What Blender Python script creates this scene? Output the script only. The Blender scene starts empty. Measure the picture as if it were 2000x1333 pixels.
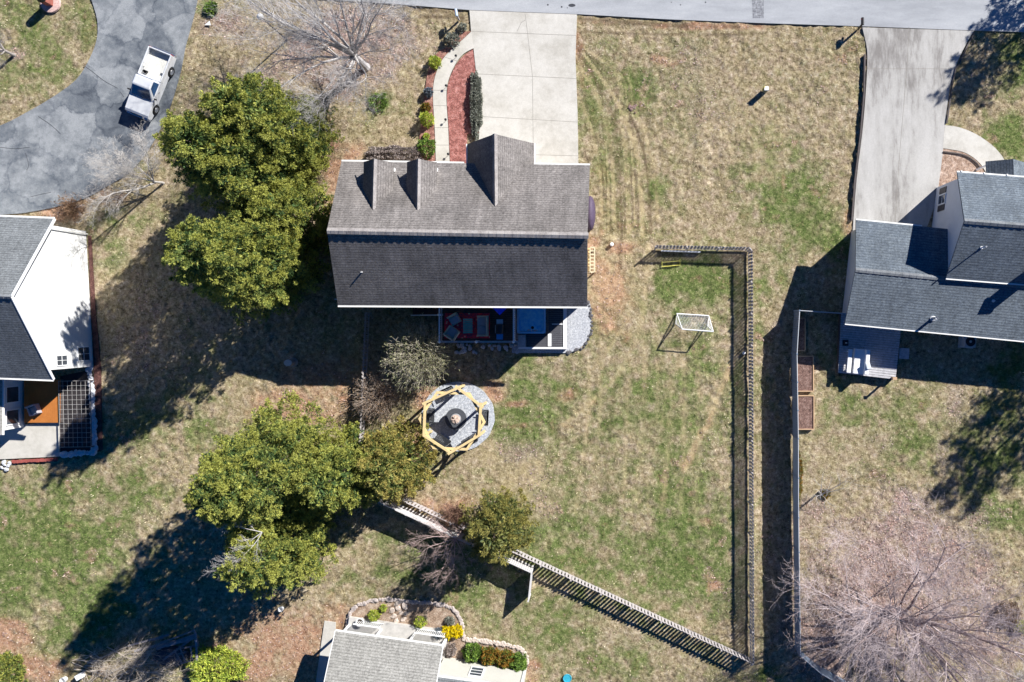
import bpy, math, random
import numpy as np
from mathutils import Vector, Matrix
from mathutils.geometry import tessellate_polygon

# ------------------------------------------------------------------ camera, sky, sun, exposure
S = bpy.context.scene
C = S.collection
CAM_H, FPX, NX, NY, PPM = 65.0, 1690.0, 1200.0, 630.0, 26.0
cam_d = bpy.data.cameras.new('camera'); cam = bpy.data.objects.new('camera', cam_d); C.objects.link(cam)
cam.location = (0, 0, CAM_H); cam.rotation_euler = (0, 0, 0)
cam_d.sensor_width = 36; cam_d.lens = FPX*36/2000
cam_d.shift_x = (1000-NX)/2000; cam_d.shift_y = -(666.5-NY)/2000
cam_d.clip_end = 1500; S.camera = cam
SUN_EL = math.radians(34); SUN_AZ = math.atan2(.745, .667)
w = bpy.data.worlds.new('World'); S.world = w; w.use_nodes = True
nt = w.node_tree; sky = nt.nodes.new('ShaderNodeTexSky'); sky.sky_type = 'NISHITA'; sky.sun_disc = False
sky.air_density = .42; sky.dust_density = .1; sky.ozone_density = 10.0
sky.sun_elevation = SUN_EL; sky.sun_rotation = SUN_AZ
hs = nt.nodes.new('ShaderNodeHueSaturation'); hs.inputs['Saturation'].default_value = 1.4; nt.links.new(sky.outputs[0], hs.inputs['Color'])
nt.links.new(hs.outputs[0], nt.nodes['Background'].inputs[0]); nt.nodes['Background'].inputs[1].default_value = .075
sl = bpy.data.lights.new('sun', 'SUN'); sl.energy = 5.0; sl.angle = math.radians(.5); sl.color = (1, .975, .935)
so = bpy.data.objects.new('sun', sl); C.objects.link(so); so.location = (30, 30, 60)
SD = Vector((math.sin(SUN_AZ)*math.cos(SUN_EL), math.cos(SUN_AZ)*math.cos(SUN_EL), math.sin(SUN_EL)))
so.rotation_euler = SD.to_track_quat('Z', 'Y').to_euler()
S.view_settings.view_transform = 'Standard'; S.view_settings.look = 'None'
S.view_settings.exposure = .84; S.view_settings.gamma = 1

# ------------------------------------------------------------------ helpers
R = random.Random(7)
def P(px, py, h=0.0):
    k = (CAM_H-h)/FPX
    return Vector(((px-NX)*k, (NY-py)*k, h))
def node_mat(name):
    m = bpy.data.materials.new(name); m.use_nodes = True
    t = m.node_tree; return m, t, t.nodes['Principled BSDF']
def N(t, kind, **kw):
    n = t.nodes.new(kind)
    for k, v in kw.items(): setattr(n, k, v)
    return n
def noise(t, scale, detail=4, rough=.6, coord=None):
    n = N(t, 'ShaderNodeTexNoise'); n.inputs['Scale'].default_value = scale
    n.inputs['Detail'].default_value = detail; n.inputs['Roughness'].default_value = rough
    if coord is not None: t.links.new(coord, n.inputs['Vector'])
    return n
def ramp(t, fac, stops):
    r = N(t, 'ShaderNodeValToRGB'); e = r.color_ramp.elements
    while len(e) < len(stops): e.new(.5)
    for i, (p, c) in enumerate(stops):
        e[i].position = p; e[i].color = (*c, 1) if len(c) == 3 else c
    t.links.new(fac, r.inputs[0]); return r.outputs[0]
def mixc(t, fac, a, b, mode='MIX'):
    m = N(t, 'ShaderNodeMix', data_type='RGBA', blend_type=mode)
    for s, v in ((0, fac), (6, a), (7, b)):
        if hasattr(v, 'links'): t.links.new(v, m.inputs[s])
        elif s == 0: m.inputs[0].default_value = v
        else: m.inputs[s].default_value = (*v, 1)
    return m.outputs[2]
def math_n(t, op, a, b=0.0, c=None, clamp=False):
    m = N(t, 'ShaderNodeMath', operation=op, use_clamp=clamp)
    for i, v in enumerate((a, b) if c is None else (a, b, c)):
        if hasattr(v, 'links'): t.links.new(v, m.inputs[i])
        else: m.inputs[i].default_value = v
    return m.outputs[0]
def objco(t): return N(t, 'ShaderNodeTexCoord').outputs['Object']
def bump(t, b, h, strength=.4, dist=.02):
    n = N(t, 'ShaderNodeBump'); n.inputs['Strength'].default_value = strength; n.inputs['Distance'].default_value = dist
    t.links.new(h, n.inputs['Height']); t.links.new(n.outputs[0], b.inputs['Normal'])
_mats = {}
def mat(name, col, rough=.7, var=.25, scale=3.0, fine=25.0, metal=0.0, bmp=.0, spec=.3):
    """plain surface with a large and a fine noise in its colour"""
    if name in _mats: return _mats[name]
    m, t, b = node_mat(name); co = objco(t)
    n1 = noise(t, scale, 5, .6, co); n2 = noise(t, fine, 3, .7, co)
    s = math_n(t, 'ADD', math_n(t, 'MULTIPLY', n1.outputs[0], .6), math_n(t, 'MULTIPLY', n2.outputs[0], .4))
    lo = tuple(max(0, c*(1-var)) for c in col); hi = tuple(min(1, c*(1+var)) for c in col)
    t.links.new(ramp(t, s, [(.3, lo), (.7, hi)]), b.inputs['Base Color'])
    b.inputs['Roughness'].default_value = rough; b.inputs['Metallic'].default_value = metal
    b.inputs['Specular IOR Level'].default_value = spec
    if bmp: bump(t, b, n2.outputs[0], bmp, .03)
    _mats[name] = m; return m
def glass(name, col=(.03, .04, .05), rough=.08):
    if name in _mats: return _mats[name]
    m, t, b = node_mat(name); co = objco(t); n = noise(t, 1.5, 2, .5, co)
    t.links.new(ramp(t, n.outputs[0], [(.3, tuple(c*.7 for c in col)), (.7, tuple(c*1.3 for c in col))]), b.inputs['Base Color'])
    b.inputs['Roughness'].default_value = rough; b.inputs['Specular IOR Level'].default_value = .6
    _mats[name] = m; return m
def shingle(name, lo, mid, hi, dark, course=.2, grime=.35):
    m, t, b = node_mat(name)
    uv = N(t, 'ShaderNodeUVMap').outputs[0]; co = objco(t)
    br = N(t, 'ShaderNodeTexBrick'); t.links.new(uv, br.inputs['Vector'])
    br.offset = .37; br.inputs['Scale'].default_value = 1; br.inputs['Brick Width'].default_value = .33
    br.inputs['Row Height'].default_value = course; br.inputs['Mortar Size'].default_value = .028
    br.inputs['Mortar Smooth'].default_value = .3; br.inputs['Bias'].default_value = 0
    br.inputs['Color1'].default_value = (*lo, 1); br.inputs['Color2'].default_value = (*hi, 1); br.inputs['Mortar'].default_value = (*mid, 1)
    n1 = noise(t, .5, 5, .65, co); n2 = noise(t, 8, 4, .8, co)
    mp = N(t, 'ShaderNodeMapping'); mp.inputs['Scale'].default_value = (2.2, .22, 1); t.links.new(uv, mp.inputs[0])
    n3 = noise(t, 1.0, 5, .65, mp.outputs[0])                      # streaks down the slope
    c = mixc(t, .45, br.outputs[0], mid)
    g = math_n(t, 'ADD', math_n(t, 'MULTIPLY', n1.outputs[0], .5), math_n(t, 'MULTIPLY', n3.outputs[0], .5))
    c = mixc(t, 1.0, c, ramp(t, g, [(.34, (1-grime,)*3), (.66, (1+grime*.6,)*3)]), 'MULTIPLY')
    c = mixc(t, 1.0, c, ramp(t, n2.outputs[0], [(.32, (.58,)*3), (.68, (1.42,)*3)]), 'MULTIPLY')
    t.links.new(c, b.inputs['Base Color']); b.inputs['Roughness'].default_value = .88; b.inputs['Specular IOR Level'].default_value = .25
    su = N(t, 'ShaderNodeSeparateXYZ'); t.links.new(uv, su.inputs[0]); wob = noise(t, 7, 3, .6, uv)
    fr_ = math_n(t, 'FRACT', math_n(t, 'ADD', math_n(t, 'DIVIDE', su.outputs[1], course), math_n(t, 'MULTIPLY', wob.outputs[0], .55)))
    line = ramp(t, fr_, [(.0, (.60,)*3), (.14, (.70,)*3), (.28, (1.03,)*3), (1.0, (1.06,)*3)])   # shadow line under each course butt, painted into the colour
    c = mixc(t, 1.0, c, line, 'MULTIPLY'); t.links.new(c, b.inputs['Base Color'])
    hgt = math_n(t, 'SUBTRACT', math_n(t, 'MULTIPLY', n2.outputs[0], .35), math_n(t, 'MULTIPLY', fr_, .9))
    bump(t, b, hgt, .6, .03); _mats[name] = m; return m

def tag(o, label=None, cat=None, group=None, kind=None):
    if label: o['label'] = label
    if cat: o['category'] = cat
    if group: o['group'] = group
    if kind: o['kind'] = kind
    return o
def thing(name, label, cat, loc, group=None):
    o = bpy.data.objects.new(name, None); C.objects.link(o); o.empty_display_size = .3
    o.location = Vector(loc); return tag(o, label, cat, group)
def copy_tree(o, loc=None, rz=None, parent=None, label=None):
    c = o.copy(); C.objects.link(c)
    if parent is not None: c.parent = parent
    if loc is not None: c.location = Vector(loc)
    if rz is not None: c.rotation_euler = (0, 0, rz)
    if label: c['label'] = label
    for ch in list(o.children): copy_tree(ch, parent=c)
    return c

def build_boxes(mb, name, m, root, parent=None):
    """every 8-corner box of mb becomes a part of its own"""
    for i in range(0, len(mb.v), 8):
        q = MB(); q.v = mb.v[i:i+8]; q.f = [[k-i for k in f] for f in mb.f if i <= min(f) < i+8]; q.build(name, m, root, parent)
class MB:
    """collects world-space faces, links them as one mesh object"""
    def __init__(s): s.v = []; s.f = []; s.uv = {}; s.mi = {}; s.cur = 0
    def add(s, vs, fs):
        o = len(s.v); s.v += [Vector(v) for v in vs]
        for f in fs:
            if s.cur: s.mi[len(s.f)] = s.cur
            s.f.append([i+o for i in f])
        return s
    def box(s, c, size, rz=0.0, ax=None):
        x, y, z = (d/2 for d in size); c = Vector(c); M = Matrix.Rotation(rz, 3, 'Z') if ax is None else ax
        vs = [c+M@Vector((a*x, b*y, d*z)) for d in (-1, 1) for a, b in ((-1, -1), (1, -1), (1, 1), (-1, 1))]
        return s.add(vs, [(3, 2, 1, 0), (4, 5, 6, 7), (0, 1, 5, 4), (1, 2, 6, 5), (2, 3, 7, 6), (3, 0, 4, 7)])
    def beam(s, a, b, wd, ht):
        a, b = Vector(a), Vector(b); d = b-a; L = d.length; x = d.normalized()
        up = Vector((0, 0, 1)) if abs(x.z) < .95 else Vector((1, 0, 0))
        y = up.cross(x).normalized(); z = x.cross(y)
        return s.box((a+b)/2, (L, wd, ht), ax=Matrix((x, y, z)).transposed())
    def prism(s, poly, z0, z1):
        """poly: xy points; a closed slab"""
        p = [Vector((q[0], q[1], 0)) for q in poly]
        ar = sum(p[i].x*p[(i+1) % len(p)].y-p[(i+1) % len(p)].x*p[i].y for i in range(len(p)))
        if ar < 0: p.reverse()
        n = len(p); vs = [Vector((q.x, q.y, z0)) for q in p]+[Vector((q.x, q.y, z1)) for q in p]
        tris = tessellate_polygon([p]); fs = []
        for t in tris:
            a, b, c = t
            if (p[b]-p[a]).cross(p[c]-p[a]).z < 0: a, c = c, a
            fs += [(a+n, b+n, c+n), (c, b, a)]
        fs += [(i, (i+1) % n, n+(i+1) % n, n+i) for i in range(n)]
        return s.add(vs, fs)
    def slab(s, quad, th, uvs=True):
        """roof plane: quad = eave0, eave1, ridge1, ridge0 (any count >=3), thickness downwards"""
        q = [Vector(p) for p in quad]; n = (q[1]-q[0]).cross(q[2]-q[0]).normalized()
        if n.z < 0: q.reverse(); n = -n; q = q[-2:]+q[:-2] if len(q) == 4 else q
        u = (q[1]-q[0]).normalized(); v = n.cross(u); k = len(q)
        lo = [p-Vector((0, 0, th)) for p in q]; base = len(s.f)
        s.add(q+lo, [tuple(range(k)), tuple(range(2*k-1, k-1, -1))]+[(i, k+i, k+(i+1) % k, (i+1) % k) for i in range(k)])
        for fi in range(base, len(s.f)):
            s.uv[fi] = [((s.v[i]-q[0]).dot(u)+40, (s.v[i]-q[0]).dot(v)+40) for i in s.f[fi]]
        return s
    def tube(s, pts, rad, sides=6, cap=True):
        pts = [Vector(p) for p in pts]; n = len(pts); rad = rad if hasattr(rad, '__len__') else [rad]*n
        o = len(s.v); prev = None
        for i, p in enumerate(pts):
            d = (pts[min(i+1, n-1)]-pts[max(i-1, 0)]).normalized()
            if prev is None:
                a = Vector((0, 0, 1)) if abs(d.z) < .9 else Vector((1, 0, 0)); prev = d.cross(a).normalized()
            x = (prev-d*prev.dot(d)).normalized(); y = d.cross(x); prev = x
            for k in range(sides):
                a = 2*math.pi*k/sides; s.v.append(p+(x*math.cos(a)+y*math.sin(a))*rad[i])
        for i in range(n-1):
            for k in range(sides):
                k2 = (k+1) % sides
                s.f.append([o+i*sides+k, o+i*sides+k2, o+(i+1)*sides+k2, o+(i+1)*sides+k])
        if cap:
            s.f.append([o+k for k in range(sides)][::-1]); s.f.append([o+(n-1)*sides+k for k in range(sides)])
        return s
    def lathe(s, c, prof, sides=20, sx=1, sy=1):
        """prof: (radius, z) from bottom to top"""
        c = Vector(c); o = len(s.v)
        for r, z in prof:
            for k in range(sides):
                a = 2*math.pi*k/sides; s.v.append(c+Vector((math.cos(a)*r*sx, math.sin(a)*r*sy, z)))
        for i in range(len(prof)-1):
            for k in range(sides):
                k2 = (k+1) % sides; s.f.append([o+i*sides+k, o+i*sides+k2, o+(i+1)*sides+k2, o+(i+1)*sides+k])
        s.f.append([o+k for k in range(sides)][::-1]); s.f.append([o+(len(prof)-1)*sides+k for k in range(sides)])
        return s
    def build(s, name, m, root=None, parent=None, base=None, smooth=False, bevel=0.0):
        """verts are made relative to root (the thing's Empty) or base"""
        org = Vector(base) if base is not None else (root.location.copy() if root is not None else Vector((0, 0, 0)))
        me = bpy.data.meshes.new(name); me.from_pydata([v-org for v in s.v], [], s.f)
        for mm in (m if isinstance(m, (list, tuple)) else [m]): me.materials.append(mm)
        for fi, k in s.mi.items(): me.polygons[fi].material_index = k
        if s.uv:
            ul = me.uv_layers.new(name='UVMap')
            for p in me.polygons:
                if p.index in s.uv:
                    for li, c in zip(p.loop_indices, s.uv[p.index]): ul.data[li].uv = c
        if smooth: me.polygons.foreach_set('use_smooth', [True]*len(me.polygons))
        o = bpy.data.objects.new(name, me); C.objects.link(o)
        if root is None: o.location = org
        else: o.parent = parent if parent is not None else root
        if bevel:
            b = o.modifiers.new('bevel', 'BEVEL'); b.width = bevel; b.segments = 2; b.limit_method = 'ANGLE'
        return o
def np_mesh(name, V, F, col, m, root=None, base=None):
    """V (n,3) world, F (m,k) faces of one size, col (n,3) point colours"""
    org = Vector(base) if base is not None else (root.location.copy() if root is not None else Vector((0, 0, 0)))
    V = np.asarray(V, np.float32)-np.array(org, np.float32); F = np.asarray(F, np.int32); k = F.shape[1]
    me = bpy.data.meshes.new(name)
    me.vertices.add(len(V)); me.vertices.foreach_set('co', V.ravel())
    me.loops.add(F.size); me.loops.foreach_set('vertex_index', F.ravel())
    me.polygons.add(len(F)); me.polygons.foreach_set('loop_start', np.arange(0, F.size, k, dtype=np.int32))
    me.polygons.foreach_set('loop_total', np.full(len(F), k, np.int32)); me.update(calc_edges=True)
    if col is not None:
        a = me.attributes.new('Col', 'FLOAT_COLOR', 'POINT')
        cc = np.ones((len(V), 4), np.float32); cc[:, :col.shape[1]] = col; a.data.foreach_set('color', cc.ravel())
    me.materials.append(m); me.validate()
    o = bpy.data.objects.new(name, me); C.objects.link(o)
    if root is not None: o.parent = root
    else: o.location = org
    return o
def px_poly(pts, h=0.0): return [P(x, y, h).xy for x, y in pts]
def smooth_line(pts, n=6):
    """Catmull-Rom through pixel points"""
    out = []; q = [pts[0]]+list(pts)+[pts[-1]]
    for i in range(1, len(q)-2):
        p0, p1, p2, p3 = (np.array(q[i+j], float) for j in (-1, 0, 1, 2))
        for k in range(n):
            t = k/n; out.append(tuple(.5*((2*p1)+(-p0+p2)*t+(2*p0-5*p1+4*p2-p3)*t*t+(-p0+3*p1-3*p2+p3)*t**3)))
    return out+[tuple(pts[-1])]
# ------------------------------------------------------------------ ground
STREET = [(-900, -70), (390, -14), (700, 3), (780, 9), (917, 20), (1127, 28), (1300, 38), (1500, 46), (1690, 52), (1900, 60), (2000, 63), (2900, 105), (2900, -330), (-900, -330)]
ASPHALT = smooth_line([(388, -13), (381, 22), (371, 60), (362, 92), (355, 130), (344, 172), (330, 215), (312, 255), (285, 300), (250, 340), (212, 362), (170, 386), (120, 402), (60, 414), (0, 420), (-320, 440)], 3) + \
          smooth_line([(-320, 345), (-120, 290), (0, 246), (50, 221), (100, 192), (148, 157), (174, 117), (189, 78), (190, 40), (180, 4), (172, -24)], 3)
DRIVE = [(917, 21), (1127, 29), (1124, 112), (1128, 220), (1130, 345), (932, 345), (936, 262), (931, 150), (925, 95), (921, 72)]
WALK = smooth_line([(921, 62), (893, 88), (868, 112), (854, 138), (847, 165), (846, 195), (848, 230), (850, 270), (852, 332)], 4) + \
       smooth_line([(879, 332), (877, 290), (875, 245), (872, 200), (873, 170), (880, 145), (893, 120), (908, 104), (925, 95)], 4)
BED_RED = smooth_line([(909, 106), (894, 122), (881, 147), (874, 172), (873, 200), (876, 245), (878, 290), (880, 330)], 3) + [(912, 330), (912, 262), (935, 262), (930, 150), (924, 97)]
BED_LEFT = smooth_line([(905, 62), (878, 88), (850, 108), (836, 140), (830, 180), (822, 240), (818, 300), (822, 332)], 3) + [(851, 332)] + smooth_line([(849, 270), (847, 230), (845, 195), (846, 165), (853, 138), (867, 112), (892, 88), (920, 62)], 3)
NDRIVE = smooth_line([(1684, 54), (1691, 84), (1694, 112), (1691, 180), (1684, 260), (1673, 350), (1664, 470)], 3) + smooth_line([(1800, 470), (1826, 400), (1836, 340), (1842, 290), (1849, 220), (1857, 165), (1870, 122), (1887, 86), (1902, 61)], 3)
NWALK = smooth_line([(1845, 245), (1872, 249), (1905, 262), (1936, 283), (1955, 303), (1963, 318), (1968, 345)], 3) + smooth_line([(1930, 345), (1918, 325), (1903, 310), (1880, 297), (1841, 290)], 3)
NBED = smooth_line([(1841, 291), (1880, 298), (1903, 311), (1917, 326), (1925, 345)], 3) + [(1880, 380), (1832, 372)]
ROUND = [(895+71*math.cos(a*math.pi/24)+.8*math.sin(a*1.7), 814+68*math.sin(a*math.pi/24)) for a in range(48)]
GRAVEL = smooth_line([(1100, 560), (1146, 588), (1154, 602), (1154, 640), (1147, 664), (1129, 683), (1107, 690)], 4) + [(1000, 690), (1000, 560)]
PATIO = [(-60, 838), (45, 830), (116, 823), (117, 892), (-60, 900)]
STRIP = [(172, 460), (178, 462), (186, 600), (197, 720), (200, 880), (188, 884), (183, 715), (176, 560)]
BEDS_S = smooth_line([(681, 1226), (687, 1196), (706, 1180), (745, 1171), (800, 1176), (860, 1180), (890, 1194), (903, 1220), (907, 1249), (960, 1254), (1010, 1264), (1027, 1280), (1031, 1302)], 4) + [(1020, 1345), (700, 1300)]
SPATH = [(634, 1213), (656, 1216), (650, 1345), (615, 1345)]
PORCH = [(690, 1222), (872, 1247), (868, 1262), (690, 1240)]
SHEETS = [STREET, ASPHALT, DRIVE, WALK, NDRIVE, NWALK, ROUND, GRAVEL, PATIO, SPATH, PORCH]
HOUSES = [[(690, 345), (1155, 345), (1152, 600), (690, 600)], [(-60, 455), (167, 455), (182, 716), (-60, 740)], [(1663, 455), (2060, 470), (2060, 640), (1648, 612)], [(1826, 365), (2060, 365), (2060, 480), (1824, 480)], [(660, 1250), (1025, 1300), (1025, 1400), (640, 1400)]]

gx = np.concatenate([-np.geomspace(700, 48.5, 22), np.arange(-48, 32.51, .1), np.geomspace(33, 700, 22)])
gy = np.concatenate([-np.geomspace(700, 29.5, 22), np.arange(-29, 26.01, .1), np.geomspace(26.5, 700, 22)])
GX, GY = np.meshgrid(gx, gy); PX = GX*PPM+NX; PY = NY-GY*PPM
rng = np.random.default_rng(3)
def inside(poly, X, Y):
    r = np.zeros(X.shape, bool); n = len(poly)
    for i in range(n):
        (x1, y1), (x2, y2) = poly[i], poly[(i+1) % n]
        if y1 == y2: continue
        r ^= ((y1 > Y) != (y2 > Y)) & (X < (x2-x1)*(Y-y1)/(y2-y1)+x1)
    return r
def splat(pts):
    a = np.zeros(PX.shape)
    for x, y, rx, ry, k in pts: a = np.maximum(a, k*np.exp(-(((PX-x)/rx)**2+((PY-y)/ry)**2)**1.3))
    return a
def line_d(line):
    d = np.full(PX.shape, 1e9)
    for (x1, y1), (x2, y2) in zip(line[:-1], line[1:]):
        L = (x2-x1)**2+(y2-y1)**2+1e-6; t = np.clip(((PX-x1)*(x2-x1)+(PY-y1)*(y2-y1))/L, 0, 1)
        d = np.minimum(d, np.hypot(PX-x1-t*(x2-x1), PY-y1-t*(y2-y1)))
    return d
green = splat([(70, 1080, 190, 170, .84), (150, 1190, 130, 110, .75), (60, 970, 120, 50, .6), (250, 960, 120, 60, .5), (60, 90, 130, 120, .5), (130, 60, 60, 60, .45),
    (740, 200, 32, 26, .8), (1345, 555, 100, 60, .85), (1300, 600, 60, 60, .6), (1000, 830, 90, 70, .55), (1040, 740, 70, 60, .5), (1190, 640, 40, 60, .5), (1240, 830, 150, 120, .5), (1150, 1050, 220, 150, .58), (1330, 1080, 130, 200, .66), (1300, 740, 140, 110, .5), (1060, 760, 90, 80, .5),
    (1530, 370, 70, 80, .85), (1590, 440, 60, 60, .9), (1640, 470, 30, 40, .9), (1440, 330, 30, 30, .5), (1150, 200, 40, 80, .4), (1240, 170, 40, 40, .55), (1200, 300, 60, 120, .35), (1270, 370, 30, 30, .6), (1540, 520, 40, 60, .5), (1490, 540, 20, 60, .6),
    (1640, 800, 90, 70, .65), (1790, 880, 60, 70, .7), (1940, 870, 110, 110, .75), (1760, 800, 60, 60, .5), (1960, 720, 60, 60, .7), (1960, 1010, 60, 40, .6), (1620, 700, 30, 40, .6), (1980, 270, 60, 50, .75), (1990, 120, 60, 60, .8), (1930, 310, 50, 30, .4),
    (780, 1100, 160, 70, .6), (1050, 1220, 140, 120, .45), (1250, 1300, 120, 60, .45), (920, 1160, 60, 50, .6), (320, 820, 110, 60, .55), (1490, 1180, 12, 90, .55), (1500, 1320, 30, 20, .8), (1484, 600, 10, 100, .5), (840, 660, 80, 40, .3), (230, 430, 50, 30, .5), (400, 18, 20, 18, .7), (220, 500, 30, 40, .5)])
dirt = splat([(1185, 560, 46, 90, .68), (1200, 620, 45, 60, .6), (1155, 480, 30, 30, .6), (1210, 485, 35, 14, .85), (1165, 400, 20, 60, .3), (590, 790, 130, 45, 1.0), (620, 740, 110, 50, .8), (555, 690, 50, 60, .45), (560, 1250, 110, 90, .85), (640, 1200, 90, 40, .6), (500, 1290, 90, 60, .7), (20, 1250, 60, 50, .8), (80, 1310, 60, 30, .8), (200, 1310, 40, 20, .6),
    (835, 780, 38, 22, .95), (965, 765, 26, 26, .95), (820, 860, 30, 50, .6), (1000, 790, 45, 7, .5), (1000, 833, 40, 8, .5), (1105, 775, 22, 14, .6), (1110, 832, 22, 10, .6), (1152, 788, 18, 8, .6), (650, 350, 26, 120, .85), (640, 420, 22, 60, .8), (690, 300, 40, 30, .7), (1655, 440, 14, 30, .8), (1530, 340, 8, 60, .55), (1375, 1020, 22, 10, .6), (1395, 1145, 16, 14, .5),
    (1390, 51, 130, 9, 1.0), (1180, 42, 70, 7, .6), (860, 985, 60, 40, .7), (895, 985, 50, 30, .7), (1850, 340, 30, 26, .6), (1040, 1310, 20, 30, .8), (1290, 120, 50, 18, .35), (1130, 90, 14, 40, .6), (165, 165, 14, 40, .5), (120, 410, 60, 26, .9), (205, 385, 50, 24, .8), (1135, 120, 8, 90, .4)])
PATHL = [(1434, 700), (1412, 750), (1395, 790), (1384, 830), (1362, 862), (1350, 890), (1336, 920)]
dirt = np.maximum(dirt, .55*np.exp(-(line_d(PATHL)/8)**2))
litter = splat([(1720, 1160, 230, 190, 1.0), (1640, 1250, 120, 120, .9), (1930, 1240, 120, 120, .85), (1600, 1000, 60, 60, .6), (1770, 990, 120, 60, .6), (1870, 790, 30, 80, .6), (1840, 900, 24, 60, .65), (660, 90, 190, 110, .85), (430, 50, 60, 40, .7), (440, 120, 70, 60, .55), (560, 140, 120, 60, .7), (1030, 930, 46, 46, .55), (1060, 990, 40, 40, .55), (1010, 890, 60, 30, .5), (800, 720, 60, 50, .35), (30, 105, 30, 20, .7),
    (260, 650, 110, 190, .4), (1520, 640, 26, 40, .4), (1870, 330, 40, 30, .8), (1720, 860, 50, 40, .35), (960, 880, 40, 30, .4), (1930, 130, 60, 60, .4), (1390, 250, 60, 90, .35), (1420, 120, 130, 60, .3), (1600, 200, 80, 120, .25), (820, 690, 90, 70, .5)])
track = np.maximum(.75*np.exp(-(line_d(PATHL)/9)**2), splat([(1035, 935, 48, 52, .85), (1062, 985, 36, 34, .75), (965, 885, 34, 30, .5), (1190, 560, 40, 90, .35), (1360, 860, 22, 22, .3), (1235, 850, 18, 14, .4), (1420, 240, 60, 40, .3), (1510, 290, 40, 60, .3)]))
for ln, wd, k in [([(1128, 85), (1165, 130), (1200, 180), (1235, 235), (1258, 300), (1268, 380), (1272, 455)], 2.6, -1), ([(1128, 95), (1160, 150), (1192, 210), (1205, 280), (1212, 380), (1215, 460)], 2.6, -1), ([(1131, 130), (1165, 185), (1185, 250), (1196, 330), (1200, 430)], 5, .8),
                  ([(1140, 105), (1185, 165), (1220, 230), (1243, 300), (1252, 390), (1255, 460)], 5, 1), ([(1150, 120), (1180, 200), (1225, 260), (1233, 340), (1236, 430)], 2.4, -.8), ([(1130, 160), (1150, 220), (1170, 290), (1180, 380)], 2.4, -.7), ([(1133, 190), (1158, 260), (1172, 340), (1176, 430)], 4, .7), ([(1240, 215), (1262, 270), (1280, 350), (1284, 430)], 4, .7),
                  *[([(1128+a*46*f, 60+40*f), (1150+(a*60+20)*f+22*a, 150), (1172+95*a, 230), (1180+100*a, 330), (1182+104*a, 455)], w_, k_) for a, f, w_, k_ in [(R.random(), 1, R.uniform(1.2, 3.5), R.choice((-.7, -.5, .6, .8, .9))) for _ in range(16)]],
                  *[([(1150+i*26+R.uniform(-6, 6), 640), (1145+i*27+R.uniform(-8, 8), 800), (1120+i*30+R.uniform(-8, 8), 1000)], R.uniform(3, 7), R.choice((-.35, .4, .5))) for i in range(9)],
                  ([(1265, 480), (1262, 560), (1250, 640), (1215, 720), (1160, 780), (1100, 830)], 6, .7), ([(1240, 520), (1228, 610), (1190, 680), (1150, 730)], 4, .6), ([(1330, 700), (1300, 780), (1290, 860)], 4, .4),
                  ([(965, 788), (1000, 790), (1040, 788)], 1.6, -.7), ([(965, 834), (1000, 832), (1035, 834)], 1.8, -.7), ([(1132, 36), (1220, 43), (1320, 50), (1440, 53)], 4.5, -1.0), ([(1140, 62), (1250, 66), (1400, 67), (1490, 66)], 2.5, -1), ([(820, 32), (905, 34)], 4, -1), ([(700, 8), (800, 16), (900, 24)], 5, -.7)]:
    d = line_d(smooth_line(ln, 5)); g = np.exp(-(d/wd)**2)
    track = np.where(np.abs(g*k) > np.abs(track), g*k, track)
# outside the visible lawn the patches go on at random
far = (GX < -48) | (GX > 32) | (GY < -29) | (GY > 26); green = np.where(far, .35, green)
def vnoise(scale, seed, octv=3):
    r_ = np.random.default_rng(seed); out = np.zeros(PX.shape); tot = 0; a = 1.0
    for o in range(octv):
        T = r_.random((257, 257)); s_ = scale/2**o; u_ = GX/s_+1000.37; v_ = GY/s_+1000.71; i, j = np.floor(u_).astype(int), np.floor(v_).astype(int); f, h_ = u_-i, v_-j
        f, h_ = f*f*(3-2*f), h_*h_*(3-2*h_); i0, i1, j0, j1 = i % 256, (i+1) % 256, j % 256, (j+1) % 256
        out += a*((T[j0, i0]*(1-f)+T[j0, i1]*f)*(1-h_)+(T[j1, i0]*(1-f)+T[j1, i1]*f)*h_); tot += a; a *= .62
    return out/tot-.5
nz = {k: vnoise(s_, 40+k, 3) for k, s_ in enumerate((9.0, 3.2, 1.3, .6))}
def patchy(a, k0, k1, k2, k3, off, gain):
    return np.clip((a+k0*nz[0]+k1*nz[1]+k2*nz[2]+k3*nz[3]-off)*gain+.0, 0, 1)
green = patchy(green*.95+.23, .45, .8, 1.15, 1.15, .25, 1.35)
dirt = patchy(dirt, .0, .55, 1.0, .9, .24, 1.5); litter = patchy(litter, .3, .7, .7, .7, .28, 1.5)
green[far] = .35; dirt[far] = 0; litter[far] = 0; track[far] = 0
track = track*np.clip(.95+2.2*vnoise(1.1, 77, 3), .1, 1.1)
clump = (.5*vnoise(.38, 91, 3)+.5*vnoise(1.0, 92, 3))*np.clip(.9+2.2*vnoise(5.0, 93, 2), .25, 1.5); Z = np.clip(clump*.26, -.07, .07)-.075-rng.random(PX.shape)*.02; Z[far] = -.02
nx, ny = len(gx), len(gy); idx = np.arange(nx*ny).reshape(ny, nx)
F = np.stack([idx[:-1, :-1], idx[:-1, 1:], idx[1:, 1:], idx[1:, :-1]], -1).reshape(-1, 4)
zone = np.stack([green, dirt, litter, track*.5+.5], -1).reshape(-1, 4)

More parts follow.
